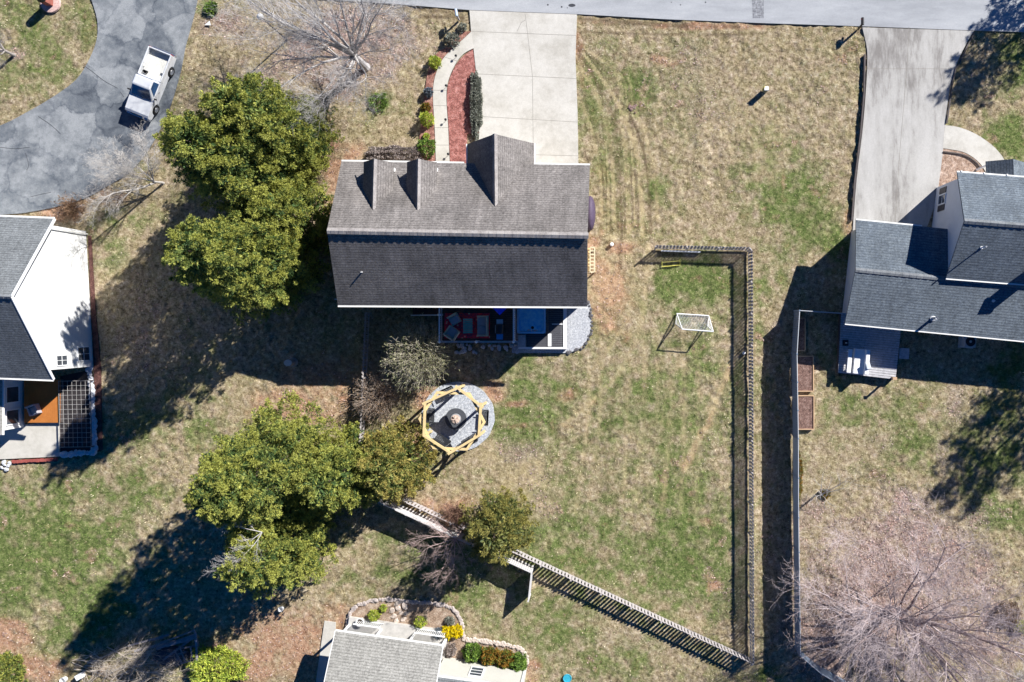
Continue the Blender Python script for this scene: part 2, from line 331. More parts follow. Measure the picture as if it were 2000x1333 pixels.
m_ground, t, b = node_mat('lawn'); co = objco(t)
at = N(t, 'ShaderNodeAttribute', attribute_name='Col'); sp = N(t, 'ShaderNodeSeparateColor'); t.links.new(at.outputs['Color'], sp.inputs[0])
nA, nB, nM, nC, nD = noise(t, .22, 4, .6, co), noise(t, 1.3, 5, .65, co), noise(t, 3.4, 5, .7, co), noise(t, 9, 5, .75, co), noise(t, 24, 3, .75, co)
grain = math_n(t, 'ADD', math_n(t, 'MULTIPLY', nC.outputs[0], .36), math_n(t, 'ADD', math_n(t, 'MULTIPLY', nD.outputs[0], .12), math_n(t, 'MULTIPLY', nM.outputs[0], .52)))
def zmask(ch, gain, off):
    return math_n(t, 'ADD', math_n(t, 'MULTIPLY', ch, gain), math_n(t, 'MULTIPLY', math_n(t, 'SUBTRACT', nC.outputs[0], .5), .9), clamp=True)
tan_ = ramp(t, grain, [(.38, (.075, .056, .03)), (.46, (.225, .182, .098)), (.54, (.365, .302, .178)), (.63, (.61, .54, .37))])
tan2 = ramp(t, grain, [(.38, (.10, .07, .05)), (.47, (.31, .235, .16)), (.55, (.44, .35, .255)), (.63, (.66, .56, .45))])
grn = ramp(t, grain, [(.36, (.022, .04, .012)), (.47, (.09, .13, .034)), (.56, (.16, .20, .062)), (.66, (.33, .33, .14))])
drt = ramp(t, grain, [(.36, (.15, .068, .04)), (.48, (.345, .20, .125)), (.56, (.445, .285, .19)), (.66, (.60, .45, .33))])
lit = ramp(t, grain, [(.37, (.07, .042, .035)), (.47, (.26, .18, .155)), (.55, (.37, .28, .25)), (.64, (.66, .55, .52))])
base_c = mixc(t, math_n(t, 'MULTIPLY', math_n(t, 'SUBTRACT', nB.outputs[0], .42), 4.0, clamp=True), tan_, tan2)
col = mixc(t, zmask(sp.outputs[0], 1.0, 0), base_c, grn)
col = mixc(t, zmask(sp.outputs[2], 1.0, 0), col, lit)
col = mixc(t, zmask(sp.outputs[1], 1.0, 0), col, drt)
tr = at.outputs['Alpha']
col = mixc(t, math_n(t, 'MULTIPLY', math_n(t, 'SUBTRACT', tr, .5), 1.1, clamp=True), col, (.50, .40, .22))
col = mixc(t, math_n(t, 'MULTIPLY', math_n(t, 'MULTIPLY', math_n(t, 'SUBTRACT', .5, tr), 1.7, clamp=True), math_n(t, 'MULTIPLY', nM.outputs[0], 1.5)), col, (.10, .065, .04))
t.links.new(col, b.inputs['Base Color']); b.inputs['Roughness'].default_value = .95; b.inputs['Specular IOR Level'].default_value = .1
bump(t, b, grain, 1.0, .12)
V = np.stack([GX.ravel(), GY.ravel(), Z.ravel()], -1)
tag(np_mesh('ground', V, F, zone, m_ground), kind='structure')

# blades of grass and fallen leaves: nobody could count them
blocked = np.zeros(PX.shape, bool)
for p_ in SHEETS+HOUSES: blocked |= inside(p_, PX, PY)
bk_ = blocked.copy()
for ax_ in (0, 1): bk_ &= np.roll(blocked, 1, ax_) & np.roll(blocked, -1, ax_)
blocked = np.where(vnoise(.9, 55, 2) > .05, bk_, blocked)
fine_x0, fine_y0 = 22, 22
def sample(n):
    x = rng.uniform(-47, 32, n); y = rng.uniform(-28, 25, n)
    ix = np.clip(np.round((x+48)/.1).astype(int)+fine_x0, 0, nx-1); iy = np.clip(np.round((y+29)/.1).astype(int)+fine_y0, 0, ny-1)
    return x, y, ix, iy
m_blade, t, b = node_mat('grass_blade'); a_ = N(t, 'ShaderNodeAttribute', attribute_name='Col')
t.links.new(a_.outputs['Color'], b.inputs['Base Color']); b.inputs['Roughness'].default_value = .8; b.inputs['Specular IOR Level'].default_value = .15
x, y, ix, iy = sample(240000)
g_, d_, l_ = green[iy, ix], dirt[iy, ix], litter[iy, ix]
keep = ~blocked[iy, ix] & (rng.random(len(x)) < np.clip(1-1.0*d_-.75*l_, .04, 1))
x, y, g_ = x[keep], y[keep], g_[keep]; n = len(x); zb_ = Z[iy, ix][keep]
a = rng.uniform(0, 6.283, n); L = rng.uniform(.05, .14, n)*(1+.5*g_); wd = rng.uniform(.010, .022, n)
lean = rng.uniform(.25, 1.1, n)
bx, by = -np.sin(a)*wd, np.cos(a)*wd
V = np.stack([np.stack([x+bx, y+by, zb_-.01], -1), np.stack([x-bx, y-by, zb_-.01], -1), np.stack([x+np.cos(a)*L*np.sin(lean), y+np.sin(a)*L*np.sin(lean), zb_+L*np.cos(lean)], -1)], 1).reshape(-1, 3)
isg = rng.random(n) < np.clip(g_*.95+.05, 0, .92)
br_ = np.clip(1+3.0*clump[iy, ix][keep]+2.0*nz[3][iy, ix][keep]+.9*nz[1][iy, ix][keep], .35, 1.8)[:, None]
bl_ = np.clip(.5+2.2*nz[1][iy, ix][keep]+1.2*nz[3][iy, ix][keep], 0, 1)[:, None]
cT = (np.array([.44, .375, .20])[None]*(1-bl_)+np.array([.51, .435, .32])[None]*bl_)*rng.uniform(.35, 1.6, n)[:, None]*br_; cG = np.array([.12, .17, .045])[None]*rng.uniform(.5, 1.5, n)[:, None]*br_
cc = np.where(isg[:, None], cG, cT); cc = np.repeat(cc, 3, 0)
tag(np_mesh('grass', V, np.arange(3*n).reshape(-1, 3), cc, m_blade), 'short winter grass, dry tan mixed with green, all over the lawns', 'grass', kind='stuff')
x, y, ix, iy = sample(420000); l_ = litter[iy, ix]+.35*dirt[iy, ix]
keep = ~blocked[iy, ix] & (rng.random(len(x)) < np.clip(l_*1.0-.1, 0, 1)*.8)
x, y = x[keep], y[keep]; n = len(x)
a = rng.uniform(0, 6.283, n); s_ = rng.uniform(.025, .06, n); tl = rng.normal(0, .4, (n, 2)); z0 = rng.uniform(-.02, .015, n)+Z[iy, ix][keep]
def corner(u, v):
    dx = (np.cos(a)*u-np.sin(a)*v)*s_; dy = (np.sin(a)*u+np.cos(a)*v)*s_
    return np.stack([x+dx, y+dy, z0+.03+dx*tl[:, 0]+dy*tl[:, 1]], -1)
V = np.stack([corner(-1.3, 0), corner(0, -.7), corner(1.3, 0), corner(0, .7)], 1).reshape(-1, 3)
cc = np.array([.40, .30, .26])[None]*rng.uniform(.35, 1.6, n)[:, None]*np.stack([rng.uniform(.9, 1.15, n), np.ones(n), rng.uniform(.85, 1.1, n)], -1)
tag(np_mesh('fallen_leaves', V, np.arange(4*n).reshape(-1, 4), np.repeat(np.clip(cc, 0, .8), 4, 0), m_blade), 'pinkish brown fallen leaves scattered under the bare trees', 'leaf litter', kind='stuff')

# ------------------------------------------------------------------ paved surfaces
def stained(name, col, dark, light, big=.25, amt=.8, rough=.85, fine=20, stretch=None, grainy=.3):
    m, t, b = node_mat(name); co = objco(t)
    if stretch:
        mp = N(t, 'ShaderNodeMapping'); mp.inputs['Scale'].default_value = stretch; t.links.new(co, mp.inputs[0]); cc_ = mp.outputs[0]
    else: cc_ = co
    n1 = noise(t, big, 6, .62, cc_); n2 = noise(t, big*6, 5, .7, cc_); n3 = noise(t, fine, 3, .75, co)
    f = math_n(t, 'ADD', math_n(t, 'MULTIPLY', n1.outputs[0], .65), math_n(t, 'MULTIPLY', n2.outputs[0], .35))
    c = ramp(t, f, [(.5-.18/amt*.8, dark), (.5, col), (.5+.16/amt*.8, light)])
    c = mixc(t, 1, c, ramp(t, n3.outputs[0], [(.3, (1-grainy,)*3), (.7, (1+grainy,)*3)]), 'MULTIPLY')
    t.links.new(c, b.inputs['Base Color']); b.inputs['Roughness'].default_value = rough; b.inputs['Specular IOR Level'].default_value = .25
    bump(t, b, n3.outputs[0], .25, .02); _mats[name] = m; return m
def sheet(name, poly, z, m, z0=-.06):
    return tag(MB().prism(px_poly(poly), z0, z).build(name, m), kind='structure')
m_joint = mat('joint_dirt', (.27, .25, .22), .95)
def joints(parent, lines, wd, z):
    mb = MB()
    for a, b_ in lines: mb.beam(P(*a)+Vector((0, 0, z)), P(*b_)+Vector((0, 0, z)), wd, .008)
    o = mb.build('expansion_joint', m_joint); o.parent = parent
sheet('street', STREET, .012, stained('street_asphalt', (.36, .37, .385), (.29, .30, .315), (.42, .43, .44), .3, 1.2, fine=30, stretch=(.25, 1, 1), grainy=.18))
# old asphalt with mottled sealed patches
m_as, t, b = node_mat('worn_asphalt'); co = objco(t)
vo = N(t, 'ShaderNodeTexVoronoi', feature='F1'); vo.inputs['Scale'].default_value = .33
wp = noise(t, .7, 4, .6, co); wv = N(t, 'ShaderNodeVectorMath', operation='MULTIPLY_ADD'); t.links.new(wp.outputs['Color'], wv.inputs[0]); wv.inputs[1].default_value = (2.2, 2.2, 0); t.links.new(co, wv.inputs[2]); t.links.new(wv.outputs[0], vo.inputs['Vector'])
ve = N(t, 'ShaderNodeTexVoronoi', feature='DISTANCE_TO_EDGE'); ve.inputs['Scale'].default_value = .33; t.links.new(wv.outputs[0], ve.inputs['Vector'])
n1 = noise(t, .5, 6, .65, co); n3 = noise(t, 22, 3, .75, co)
sc_ = N(t, 'ShaderNodeSeparateColor'); t.links.new(vo.outputs['Color'], sc_.inputs[0])
n2 = noise(t, 2.6, 5, .7, co); f = math_n(t, 'ADD', math_n(t, 'ADD', math_n(t, 'MULTIPLY', sc_.outputs[0], .16), math_n(t, 'MULTIPLY', n1.outputs[0], .62)), math_n(t, 'MULTIPLY', n2.outputs[0], .30))
c = ramp(t, f, [(.38, (.09, .102, .12)), (.47, (.14, .155, .172)), (.55, (.19, .205, .218)), (.66, (.29, .303, .312))])
edge = ramp(t, math_n(t, 'ADD', ve.outputs['Distance'], math_n(t, 'MULTIPLY', n1.outputs[0], .2)), [(.09, (.66, .68, .72)), (.15, (1, 1, 1))])
c = mixc(t, 1, c, edge, 'MULTIPLY'); c = mixc(t, 1, c, ramp(t, n3.outputs[0], [(.3, (.78,)*3), (.7, (1.22,)*3)]), 'MULTIPLY')
t.links.new(c, b.inputs['Base Color']); b.inputs['Roughness'].default_value = .85; b.inputs['Specular IOR Level'].default_value = .2; bump(t, b, n3.outputs[0], .4, .02)
dw = sheet('asphalt_driveway', ASPHALT, .016, m_as)
m_crack = mat('crack_tar', (.05, .052, .06), .8)
mb = MB()
for ln in ([(163, 128), (180, 140), (200, 156), (215, 165), (230, 173)], [(75, 228), (100, 245), (118, 262)], [(0, 288), (30, 291), (58, 288)], [(60, 385), (80, 380), (100, 376)], [(50, 300), (56, 322), (52, 333)], [(235, 180), (242, 190)]):
    mb.tube([P(x, y, .012) for x, y in smooth_line(ln, 3)], .022, 4)
o = mb.build('crack', m_crack); o.parent = dw
m_conc = stained('pale_concrete', (.52, .495, .445), (.43, .405, .355), (.575, .55, .50), .35, 1.2, grainy=.12)
dv = sheet('concrete_driveway', DRIVE, .030, m_conc)
joints(dv, [((1026, 29), (1031, 70)), ((1031, 70), (1040, 150)), ((1040, 150), (1042, 330)), ((921, 62), (1125, 70)), ((931, 145), (1125, 154)), ((937, 228), (1128, 239)), ((936, 300), (1129, 305)), ((1010, 62), (1018, 45)), ((1018, 45), (1026, 40))], .03, .030)
m_walk = stained('walk_concrete', (.51, .485, .43), (.42, .395, .34), (.57, .54, .485), .5, 1.1, grainy=.1)
wk = sheet('front_walk', WALK, .036, m_walk)
joints(wk, [((868, 112), (893, 120)), ((847, 177), (873, 177)), ((847, 207), (873, 207)), ((849, 250), (876, 250)), ((851, 284), (877, 284))], .03, .036)
m_mulch = stained('red_mulch', (.30, .115, .095), (.12, .045, .04), (.48, .24, .21), 3.0, 1.0, fine=16, grainy=.75)
sheet('mulch_bed', BED_RED, .024, m_mulch); sheet('mulch_border', BED_LEFT, .020, stained('old_mulch', (.28, .13, .10), (.13, .06, .045), (.44, .27, .21), 2.5, 1, fine=14, grainy=.6))
m_nd = stained('grey_concrete', (.40, .385, .36), (.22, .205, .19), (.46, .445, .42), .34, 1.25, grainy=.14, stretch=(1.6, .35, 1))
nd = sheet('neighbour_driveway', NDRIVE, .028, m_nd)
joints(nd, [((1775, 54), (1772, 120)), ((1772, 120), (1757, 300)), ((1757, 300), (1747, 440)), ((1694, 135), (1868, 135))], .03, .028)
sheet('neighbour_walk', NWALK, .034, m_conc)
sheet('neighbour_bed', NBED, .018, stained('leafy_mulch', (.33, .23, .17), (.16, .09, .06), (.5, .38, .31), 3, 1, fine=14, grainy=.7))
m_grav = stained('grey_gravel', (.40, .42, .45), (.24, .255, .29), (.60, .61, .62), 6.0, .9, fine=18, grainy=.5)
sheet('gravel_circle', ROUND, .02, m_grav)
m_grav2 = stained('white_gravel', (.42, .43, .45), (.27, .28, .31), (.60, .60, .60), 7.0, .9, fine=18, grainy=.4)
sheet('gravel_strip', GRAVEL, .02, m_grav2)
sheet('patio', PATIO, .05, m_walk)
sheet('mulch_strip', STRIP, .015, stained('dark_red_mulch', (.10, .045, .038), (.05, .022, .018), (.17, .085, .07), 3, 1, fine=14, grainy=.6))
sheet('garden_soil', BEDS_S, .012, stained('garden_soil', (.30, .215, .155), (.15, .095, .06), (.46, .37, .29), 2, 1, fine=14, grainy=.6))
sheet('side_path', SPATH, .02, m_walk); sheet('porch_step', PORCH, .16, stained('cream_concrete', (.60, .52, .40), (.5, .43, .33), (.66, .6, .48), 1, 1, grainy=.1))
# oil spots and a patch on the street
mb = MB()
for x, y, r, sx in ((1117, 11, .13, 2.2), (1070, 10, .07, 1), (1097, 14, .07, 1), (1108, 16, .04, 1), (1329, 10, .05, 1), (1378, 5, .06, 1), (1311, 5, .04, 1)):
    mb.lathe(P(x, y), [(r, .0), (r*.95, .0165)], 10, sx, 1)
o = tag(mb.build('street_stain', m_crack), kind='structure')
mb = MB(); mb.prism(px_poly([(1467, -30), (1491, -30), (1492, 36), (1470, 36)]), 0, .018)
tag(mb.build('street_patch', stained('patch_asphalt', (.22, .225, .24), (.13, .135, .15), (.38, .39, .4), 5, 1, fine=14, grainy=.5)), kind='structure')
# ------------------------------------------------------------------ houses
m_r1 = shingle('taupe_shingle', (.162, .146, .136), (.186, .169, .158), (.22, .201, .188), (.085, .072, .068), .2, .42)
m_r2 = shingle('slate_shingle', (.095, .115, .14), (.125, .148, .172), (.17, .195, .215), (.06, .068, .08), .2, .3)
m_r3 = shingle('dark_grey_shingle', (.13, .14, .145), (.165, .175, .18), (.20, .21, .215), (.075, .08, .088), .2, .3)
m_r4 = shingle('pale_grey_shingle', (.29, .28, .255), (.325, .315, .285), (.36, .35, .32), (.2, .19, .175), .2, .25)
m_ridge = stained('ridge_cap', (.30, .275, .26), (.19, .17, .16), (.36, .335, .315), 1.5, .9, grainy=.3)
m_ridge2 = stained('ridge_cap_grey', (.19, .20, .21), (.13, .14, .145), (.24, .25, .255), 1.5, .9, grainy=.3)
m_white = mat('white_paint', (.80, .80, .79), .5, .05)
m_gutter = mat('white_gutter', (.78, .77, .73), .4, .1)
def lap_siding(name, col, step=.18):
    m, t, b = node_mat(name); co = objco(t); s_ = N(t, 'ShaderNodeSeparateXYZ'); t.links.new(co, s_.inputs[0]); n1 = noise(t, .8, 5, .6, co); n2 = noise(t, 10, 3, .6, co)
    fr_ = math_n(t, 'FRACT', math_n(t, 'DIVIDE', math_n(t, 'ADD', s_.outputs[2], 10), step))
    c = mixc(t, 1, ramp(t, n1.outputs[0], [(.3, tuple(v*.9 for v in col)), (.65, col)]), ramp(t, fr_, [(.0, (.62,)*3), (.10, (.98,)*3), (1, (1.02,)*3)]), 'MULTIPLY')
    t.links.new(c, b.inputs['Base Color']); b.inputs['Roughness'].default_value = .6; bump(t, b, fr_, .4, .02); _mats[name] = m; return m
m_siding = lap_siding('white_siding', (.80, .80, .785))
m_siding2 = lap_siding('pale_grey_siding', (.66, .67, .69))
m_cream = lap_siding('cream_siding', (.62, .605, .54))
m_tan = mat('tan_siding', (.48, .42, .34), .7, .1)
m_brick = mat('red_brick', (.30, .10, .075), .85, .4, 3, 30, bmp=.3)
m_glass = glass('window_glass', (.06, .07, .085)); m_shutter = mat('dark_shutter', (.05, .045, .05), .5)
m_metal = mat('galvanised', (.55, .56, .57), .4, .15, metal=.6)
m_pvc = mat('pvc_pipe', (.7, .7, .7), .5, .1)
m_black = mat('black_metal', (.02, .02, .022), .45, .2)

def ridge_cap(root, a, b_, m, w_=.16, parent=None, slope=.5):
    mb = MB(); a, b_ = Vector(a), Vector(b_); d = (b_-a).normalized(); s_ = d.cross(Vector((0, 0, 1))).normalized(); n = int((b_-a).length/.25)
    for i in range(n):
        p, q = a.lerp(b_, i/n), a.lerp(b_, (i+1)/n+.004); z = Vector((0, 0, .035)); e = Vector((0, 0, .018))
        for sg in (-1, 1):
            o_ = s_*sg*w_-Vector((0, 0, w_*slope)); up = z+e*(i % 2)
            vs = [p+up, q+up+e*.5, q+o_+up+e*.5, p+o_+up]; vs2 = [v-Vector((0, 0, .03)) for v in vs]
            mb.add(vs+vs2, [(0, 1, 2, 3), (7, 6, 5, 4), (0, 4, 5, 1), (1, 5, 6, 2), (2, 6, 7, 3), (3, 7, 4, 0)])
    return mb.build('ridge_cap', m, root, parent)
def wall_box(root, corners, z1, m, name='wall', gables=(), z0=-.05):
    """corners: ground xy points; gables: (i, j, apex height) on the edge i-j"""
    mb = MB(); mb.prism(corners, z0, z1)
    for i, j, h in gables:
        a, b_ = Vector((*corners[i], z1)), Vector((*corners[j], z1)); ap = (a+b_)/2; ap.z = h
        cen = sum((Vector((*c, z1)) for c in corners), Vector())/len(corners); inn = (cen-(a+b_)/2); inn.z = 0; inn = inn.normalized()*.25
        mb.add([a, b_, ap, a+inn, b_+inn, ap+inn], [(0, 1, 2), (5, 4, 3), (0, 3, 4, 1), (1, 4, 5, 2), (2, 5, 3, 0)])
    return mb.build(name, m, root)
def window(root, c, u, n, wd, ht, panes=(2, 2), fm=None, name='window', depth=.06, z=Vector((0, 0, 1))):
    """c: centre on the wall face, u: along the wall, n: outward"""
    c, u, n = Vector(c), Vector(u).normalized(), Vector(n).normalized(); ax = Matrix((u, n, z)).transposed(); f = .07
    mb = MB()
    for sx in (-1, 1): mb.box(c+u*sx*(wd/2+f/2)+n*.02, (f, depth, ht+2*f), ax=ax)
    for sz in (-1, 1): mb.box(c+z*sz*(ht/2+f/2)+n*.02, (wd, depth, f), ax=ax)
    for i in range(1, panes[0]): mb.box(c+u*(wd*i/panes[0]-wd/2)+n*.021, (.03, .03, ht), ax=ax)
    for i in range(1, panes[1]): mb.box(c+z*(ht*i/panes[1]-ht/2)+n*.0215, (wd, .028, .035), ax=ax)
    fr = mb.build(name, fm or m_white, root)
    MB().box(c+n*.003, (wd, .02, ht), ax=ax).build('pane', m_glass, root, fr); return fr
def inset(poly, d):
    c = sum((Vector(p) for p in poly), Vector((0, 0)))/len(poly); out = []
    n = len(poly)
    for i in range(n):
        p0, p1, p2 = Vector(poly[i-1]), Vector(poly[i]), Vector(poly[(i+1) % n])
        e1, e2 = (p0-p1).normalized(), (p2-p1).normalized(); out.append(p1+(e1+e2)*d)
    return out
def vent(root, p, h, r=.05, m=None, name='vent_pipe', tilt=None, parent=None):
    mb = MB(); mb.lathe(Vector(p)-Vector((0, 0, .3)), [(r*2.4, 0), (r*2.2, .34), (r, .36), (r, .3+h), (r*.8, .3+h), (r*.8, .25+h)], 10)
    return mb.build(name, m or m_pvc, root, parent)

# --- the house in the middle
HE, HR = 5.8, 9.5
mh = thing('brick_house', 'long taupe shingled house with two small dormers and a front garage gable, in the middle', 'house', P(905, 458))
fl, fr, br, bl = P(667, 315.5, HE), P(1152, 323, HE), P(1147, 599.5, HE), P(660, 597, HE)
rl, rr = P(638.5, 451, HR), P(1147.5, 460.5, HR)
rf = MB().slab([fl, fr, rr, rl], .16).slab([br, bl, rl, rr], .16).build('roof', m_r1, mh)
ridge_cap(mh, rl, rr, m_ridge, .2, rf, .54)
cs = inset([fl.xy, fr.xy, br.xy, bl.xy], .42)
wall_box(mh, cs, HE-.22+.42*.5, m_tan, gables=((0, 3, HR-.3), (1, 2, HR-.3)))
mb = MB()
for a, b_ in ((bl, br), (fl, P(906, 319.5, HE)), (P(1043, 321.5, HE), fr)):
    d = (b_-a).normalized(); nrm = Vector((d.y, -d.x, 0))
    if (a.y > 5): nrm = -nrm if nrm.y < 0 else nrm
    else: nrm = nrm if nrm.y < 0 else -nrm
    mb.beam(a+nrm*.055+Vector((0, 0, -.06)), b_+nrm*.055+Vector((0, 0, -.06)), .11, .12)
build_boxes(mb, 'gutter', m_gutter, mh)
def slope_h(y, x):   # height of the front slope
    t0 = (x-fl.x)/(fr.x-fl.x); ye = fl.y+(fr.y-fl.y)*t0; yr = rl.y+(rr.y-rl.y)*t0
    return HE+(ye-y)/(ye-yr)*(HR-HE)
def solve_ridge(px, py):
    h = HE
    for _ in range(40): q = P(px, py, h); h = .5*h+.5*slope_h(q.y, q.x)
    return P(px, py, h)
def gable_roof(root, back, front_px, he, half, m, cap, th=.1, over=.35, name='garage_roof', wm=None, wname='gable_wall', zb=0.0, capw=.17):
    """gable running from the main slope forward; back: ridge end on the slope"""
    hg = back.z; f = P(*front_px, hg); d = (f-back).normalized(); s_ = Vector((d.y, -d.x, 0)).normalized(); k = (hg-he)/half
    L, Rr = f+s_*half, f-s_*half; L.z = Rr.z = he
    # where the eave lines meet the slope
    def eave_back(e):
        q = e.copy()
        for _ in range(60):
            hh = slope_h(q.y, q.x)
            if hh >= max(he-.02, HE+.4): break
            q -= d*.05
        return q-d*.1
    Lb, Rb = eave_back(L), eave_back(Rr); down = Vector((0, 0, .03))
    mb = MB().slab([L, Lb, back-down, f], th).slab([Rb, Rr, f, back-down], th); o = mb.build(name, m, root)
    ridge_cap(root, back+d*.05, f, cap, capw, o, k)
    fw = f-d*over; wl, wr = fw+s_*(half-over*.7), fw-s_*(half-over*.7); hw = he+over*.7*k-th-.02
    mb = MB(); bk = d*-2.2 if zb == 0 else d*-.25
    vs = [Vector((wl.x, wl.y, zb-.05)), Vector((wr.x, wr.y, zb-.05)), Vector((wr.x, wr.y, hw)), Vector((fw.x, fw.y, hg-th-.06)), Vector((wl.x, wl.y, hw))]
    n = 5; mb.add(vs+[v+bk for v in vs], [(0, 1, 2, 3, 4), (9, 8, 7, 6, 5)]+[(i, 5+i, 5+(i+1) % 5, (i+1) % 5) for i in range(5)])
    mb.build(wname, wm or m_tan, root, o if zb else None)
    return o, f, d, s_
bk = solve_ridge(967, 404)
go, gf, gd, gs = gable_roof(mh, bk, (966, 262), 5.0, 2.32, m_r1, m_ridge, wname='garage_wall')
# white verge and gutter of the garage gable
mb = MB()
for sg in (1, -1):
    a = gf+gs*2.36*sg; a.z = 4.95; mb.beam(a+gd*.0, a-gd*1.65, .1, .12)
build_boxes(mb, 'gutter', m_gutter, mh)
c = gf-gd*.35+Vector((0, 0, 0)); door = MB().box((c.x, c.y, 1.15), (3.6, .1, 2.3), rz=math.atan2(gs.y, gs.x)).build('garage_door', m_white, mh)
for px0, py0, px1, py1 in ((728.5, 411, 731, 311), (815.5, 412, 817, 311)):
    bk = solve_ridge(px0, py0)
    gable_roof(mh, bk, (px1, py1), bk.z-1.08, 1.0, m_r1, m_ridge, th=.08, over=.22, name='dormer_roof', wm=m_white, wname='dormer_wall', zb=5.75, capw=.15)
    # side cheeks
vp = P(712, 533, 6.95); vent(mh, vp, .75, .05, parent=rf)
mb = MB(); d = (br-bl).normalized()
nslope = (rl-bl).cross(d).normalized(); nslope = nslope if nslope.z > 0 else -nslope
for i in range(14):
    q = P(700+R.uniform(3, 32), 530+R.uniform(0, 5), 6.97); q.z = HE+(q.y-bl.y)/(rl.y-bl.y)*(HR-HE)+.02
    mb.add([q, q+d*.2, q+d*.2+Vector((0, .07, .042)), q+Vector((0, .07, .042))], [(0, 1, 2, 3)])
mb.build('flashing', mat('lime_streak', (.55, .53, .5), .8), mh, rf)
# rear and east faces
for x in (700, 760): window(mh, P(x, 587, 0)+Vector((0, 0, 3.2)), (1, 0, 0), (0, -1, 0), .9, 1.4)
rear = (cs[2]+cs[3])/2
# --- white house on the left
lh = thing('white_house', 'white house on the left edge with a tall sunlit gable wall and dark grey roof', 'house', P(60, 590))
HE2, HR2 = 4.9, 9.19
a0, a1, a2 = P(105, 427.5, HE2), P(20.5, 580, HR2), P(103, 742, HE2); off = Vector((-9, .35, 0))
rf2 = MB().slab([a0+off, a0, a1, a1+off], .15).slab([a2, a2+off, a1+off, a1], .15).build('roof', m_r3, lh)
ridge_cap(lh, a1+off, a1, m_ridge2, .14, rf2, .75)
mb = MB()
mb.beam(a0+Vector((.02, 0, -.1)), a1+Vector((.02, 0, -.1)), .05, .2); mb.beam(a2+Vector((.02, 0, -.1)), a1+Vector((.02, 0, -.1)), .05, .2)
mb.build('verge_board', m_white, lh, rf2)
mb = MB(); mb.beam(a0+off+Vector((0, .06, -.07)), a0+Vector((0, .06, -.07)), .12, .12); mb.beam(a2+off+Vector((0, -.06, -.07)), a2+Vector((0, -.06, -.07)), .12, .12); build_boxes(mb, 'gutter', m_gutter, lh)
g0, g1 = P(167, 452), P(182, 716)
w0, w1 = g0.xy, g1.xy
corners = [Vector((w0.x, w0.y)), Vector((w1.x, w1.y)), Vector((w1.x-9, w1.y+.3)), Vector((w0.x-8, w0.y+.3))]
mb = MB(); hw0 = HE2+.16; top = Vector((w0.x, w0.y, 0)).lerp(Vector((w1.x, w1.y, 0)), .5)
vs = [Vector((w0.x, w0.y, -.05)), Vector((w1.x, w1.y, -.05)), Vector((w1.x, w1.y, 4.95)), Vector((top.x, top.y+.1, HR2-.28)), Vector((w0.x, w0.y, 4.95))]
mb.add(vs+[v+Vector((-8.5, .3, 0)) for v in vs], [(0, 1, 2, 3, 4), (9, 8, 7, 6, 5)]+[(i, 5+i, 5+(i+1) % 5, (i+1) % 5) for i in range(5)])
mb.build('wall', m_siding, lh)
u = Vector((w1.x-w0.x, w1.y-w0.y, 0)).normalized(); nn = Vector((-u.y, u.x, 0)); nn = nn if nn.x > 0 else -nn
def on_wall(y, z): t_ = (y-w0.y)/(w1.y-w0.y); return Vector((w0.x+(w1.x-w0.x)*t_, y, z))+nn*.01
window(lh, on_wall(-2.33, 1.1), u, nn, .95, 1.35); window(lh, on_wall(-2.70, 3.65), u, nn, .65, 1.15, (2, 2))
MB().tube([P(168, 455, .0)+Vector((.12, -.1, 0)), P(168, 455, 0)+Vector((.12, -.1, 4.9))], .045, 8).build('downpipe', m_gutter, lh)
# rear wing
x1 = P(48, 800).x; y0, y1 = a2.y+1.0, P(0, 834).y; hw = 2.75
mb = MB().prism([(x1, y0), (x1, y1), (x1-6, y1), (x1-6, y0)], -.05, hw); mb.build('wing_wall', m_siding, lh)
e0 = P(5, 742, hw); e1 = P(4, 850, hw); MB().slab([e1, Vector((e0.x, y0+1, hw)), Vector((e0.x-6, y0+1, hw+.9)), Vector((e1.x-6, e1.y, hw+.9))], .12).build('wing_roof', m_r4, lh)
MB().beam(e1+Vector((.05, 0, -.05)), Vector((e0.x+.05, a2.y-.02, hw-.05)), .1, .1).build('gutter', m_gutter, lh)
for py, wd in ((768, 1.1), (811, 1.0)): window(lh, Vector((x1+.01, P(0, py).y, 1.35)), (0, 1, 0), (1, 0, 0), wd, 1.3, (1, 1), depth=.1)
# --- dark roofed house on the right
rh = thing('slate_house', 'pale grey house on the right edge with a two-step slate roof', 'house', P(1850, 520))
H3, R3, off = 3.2, 4.36, Vector((math.cos(math.radians(-5.6)), math.sin(math.radians(-5.6)), 0))
b0, b1, b2 = P(1672, 430, H3), P(1671, 527.5, R3), P(1650.5, 632, H3)
rf3 = MB().slab([b0, b0+off*18, b1+off*18, b1], .15).slab([b2+off*18, b2, b1, b1+off*18], .15).build('roof', m_r2, rh)
ridge_cap(rh, b1, b1+off*18, m_ridge2, .16, rf3, .31)
q0, q1 = P(1663, 452), P(1645, 613)
mb = MB(); md = (q0+q1)/2
vs = [q1+Vector((0, 0, -.05)), q0+Vector((0, 0, -.05)), q0+Vector((0, 0, H3)), md+Vector((0, 0, R3-.2)), q1+Vector((0, 0, H3))]
mb.add(vs+[v+off*18 for v in vs], [(4, 3, 2, 1, 0), (5, 6, 7, 8, 9)]+[(i, (i+1) % 5, 5+(i+1) % 5, 5+i) for i in range(5)]); mb.build('wall', m_siding2, rh)
mb = MB(); mb.beam(b2+Vector((0, -.05, -.07)), b2+off*18+Vector((0, -.05, -.07)), .1, .11); mb.beam(b0+Vector((0, .05, -.07)), b0+off*4.75+Vector((0, .05, -.07)), .1, .11); build_boxes(mb, 'gutter', m_gutter, rh)
H4, R4 = 4.6, 6.86
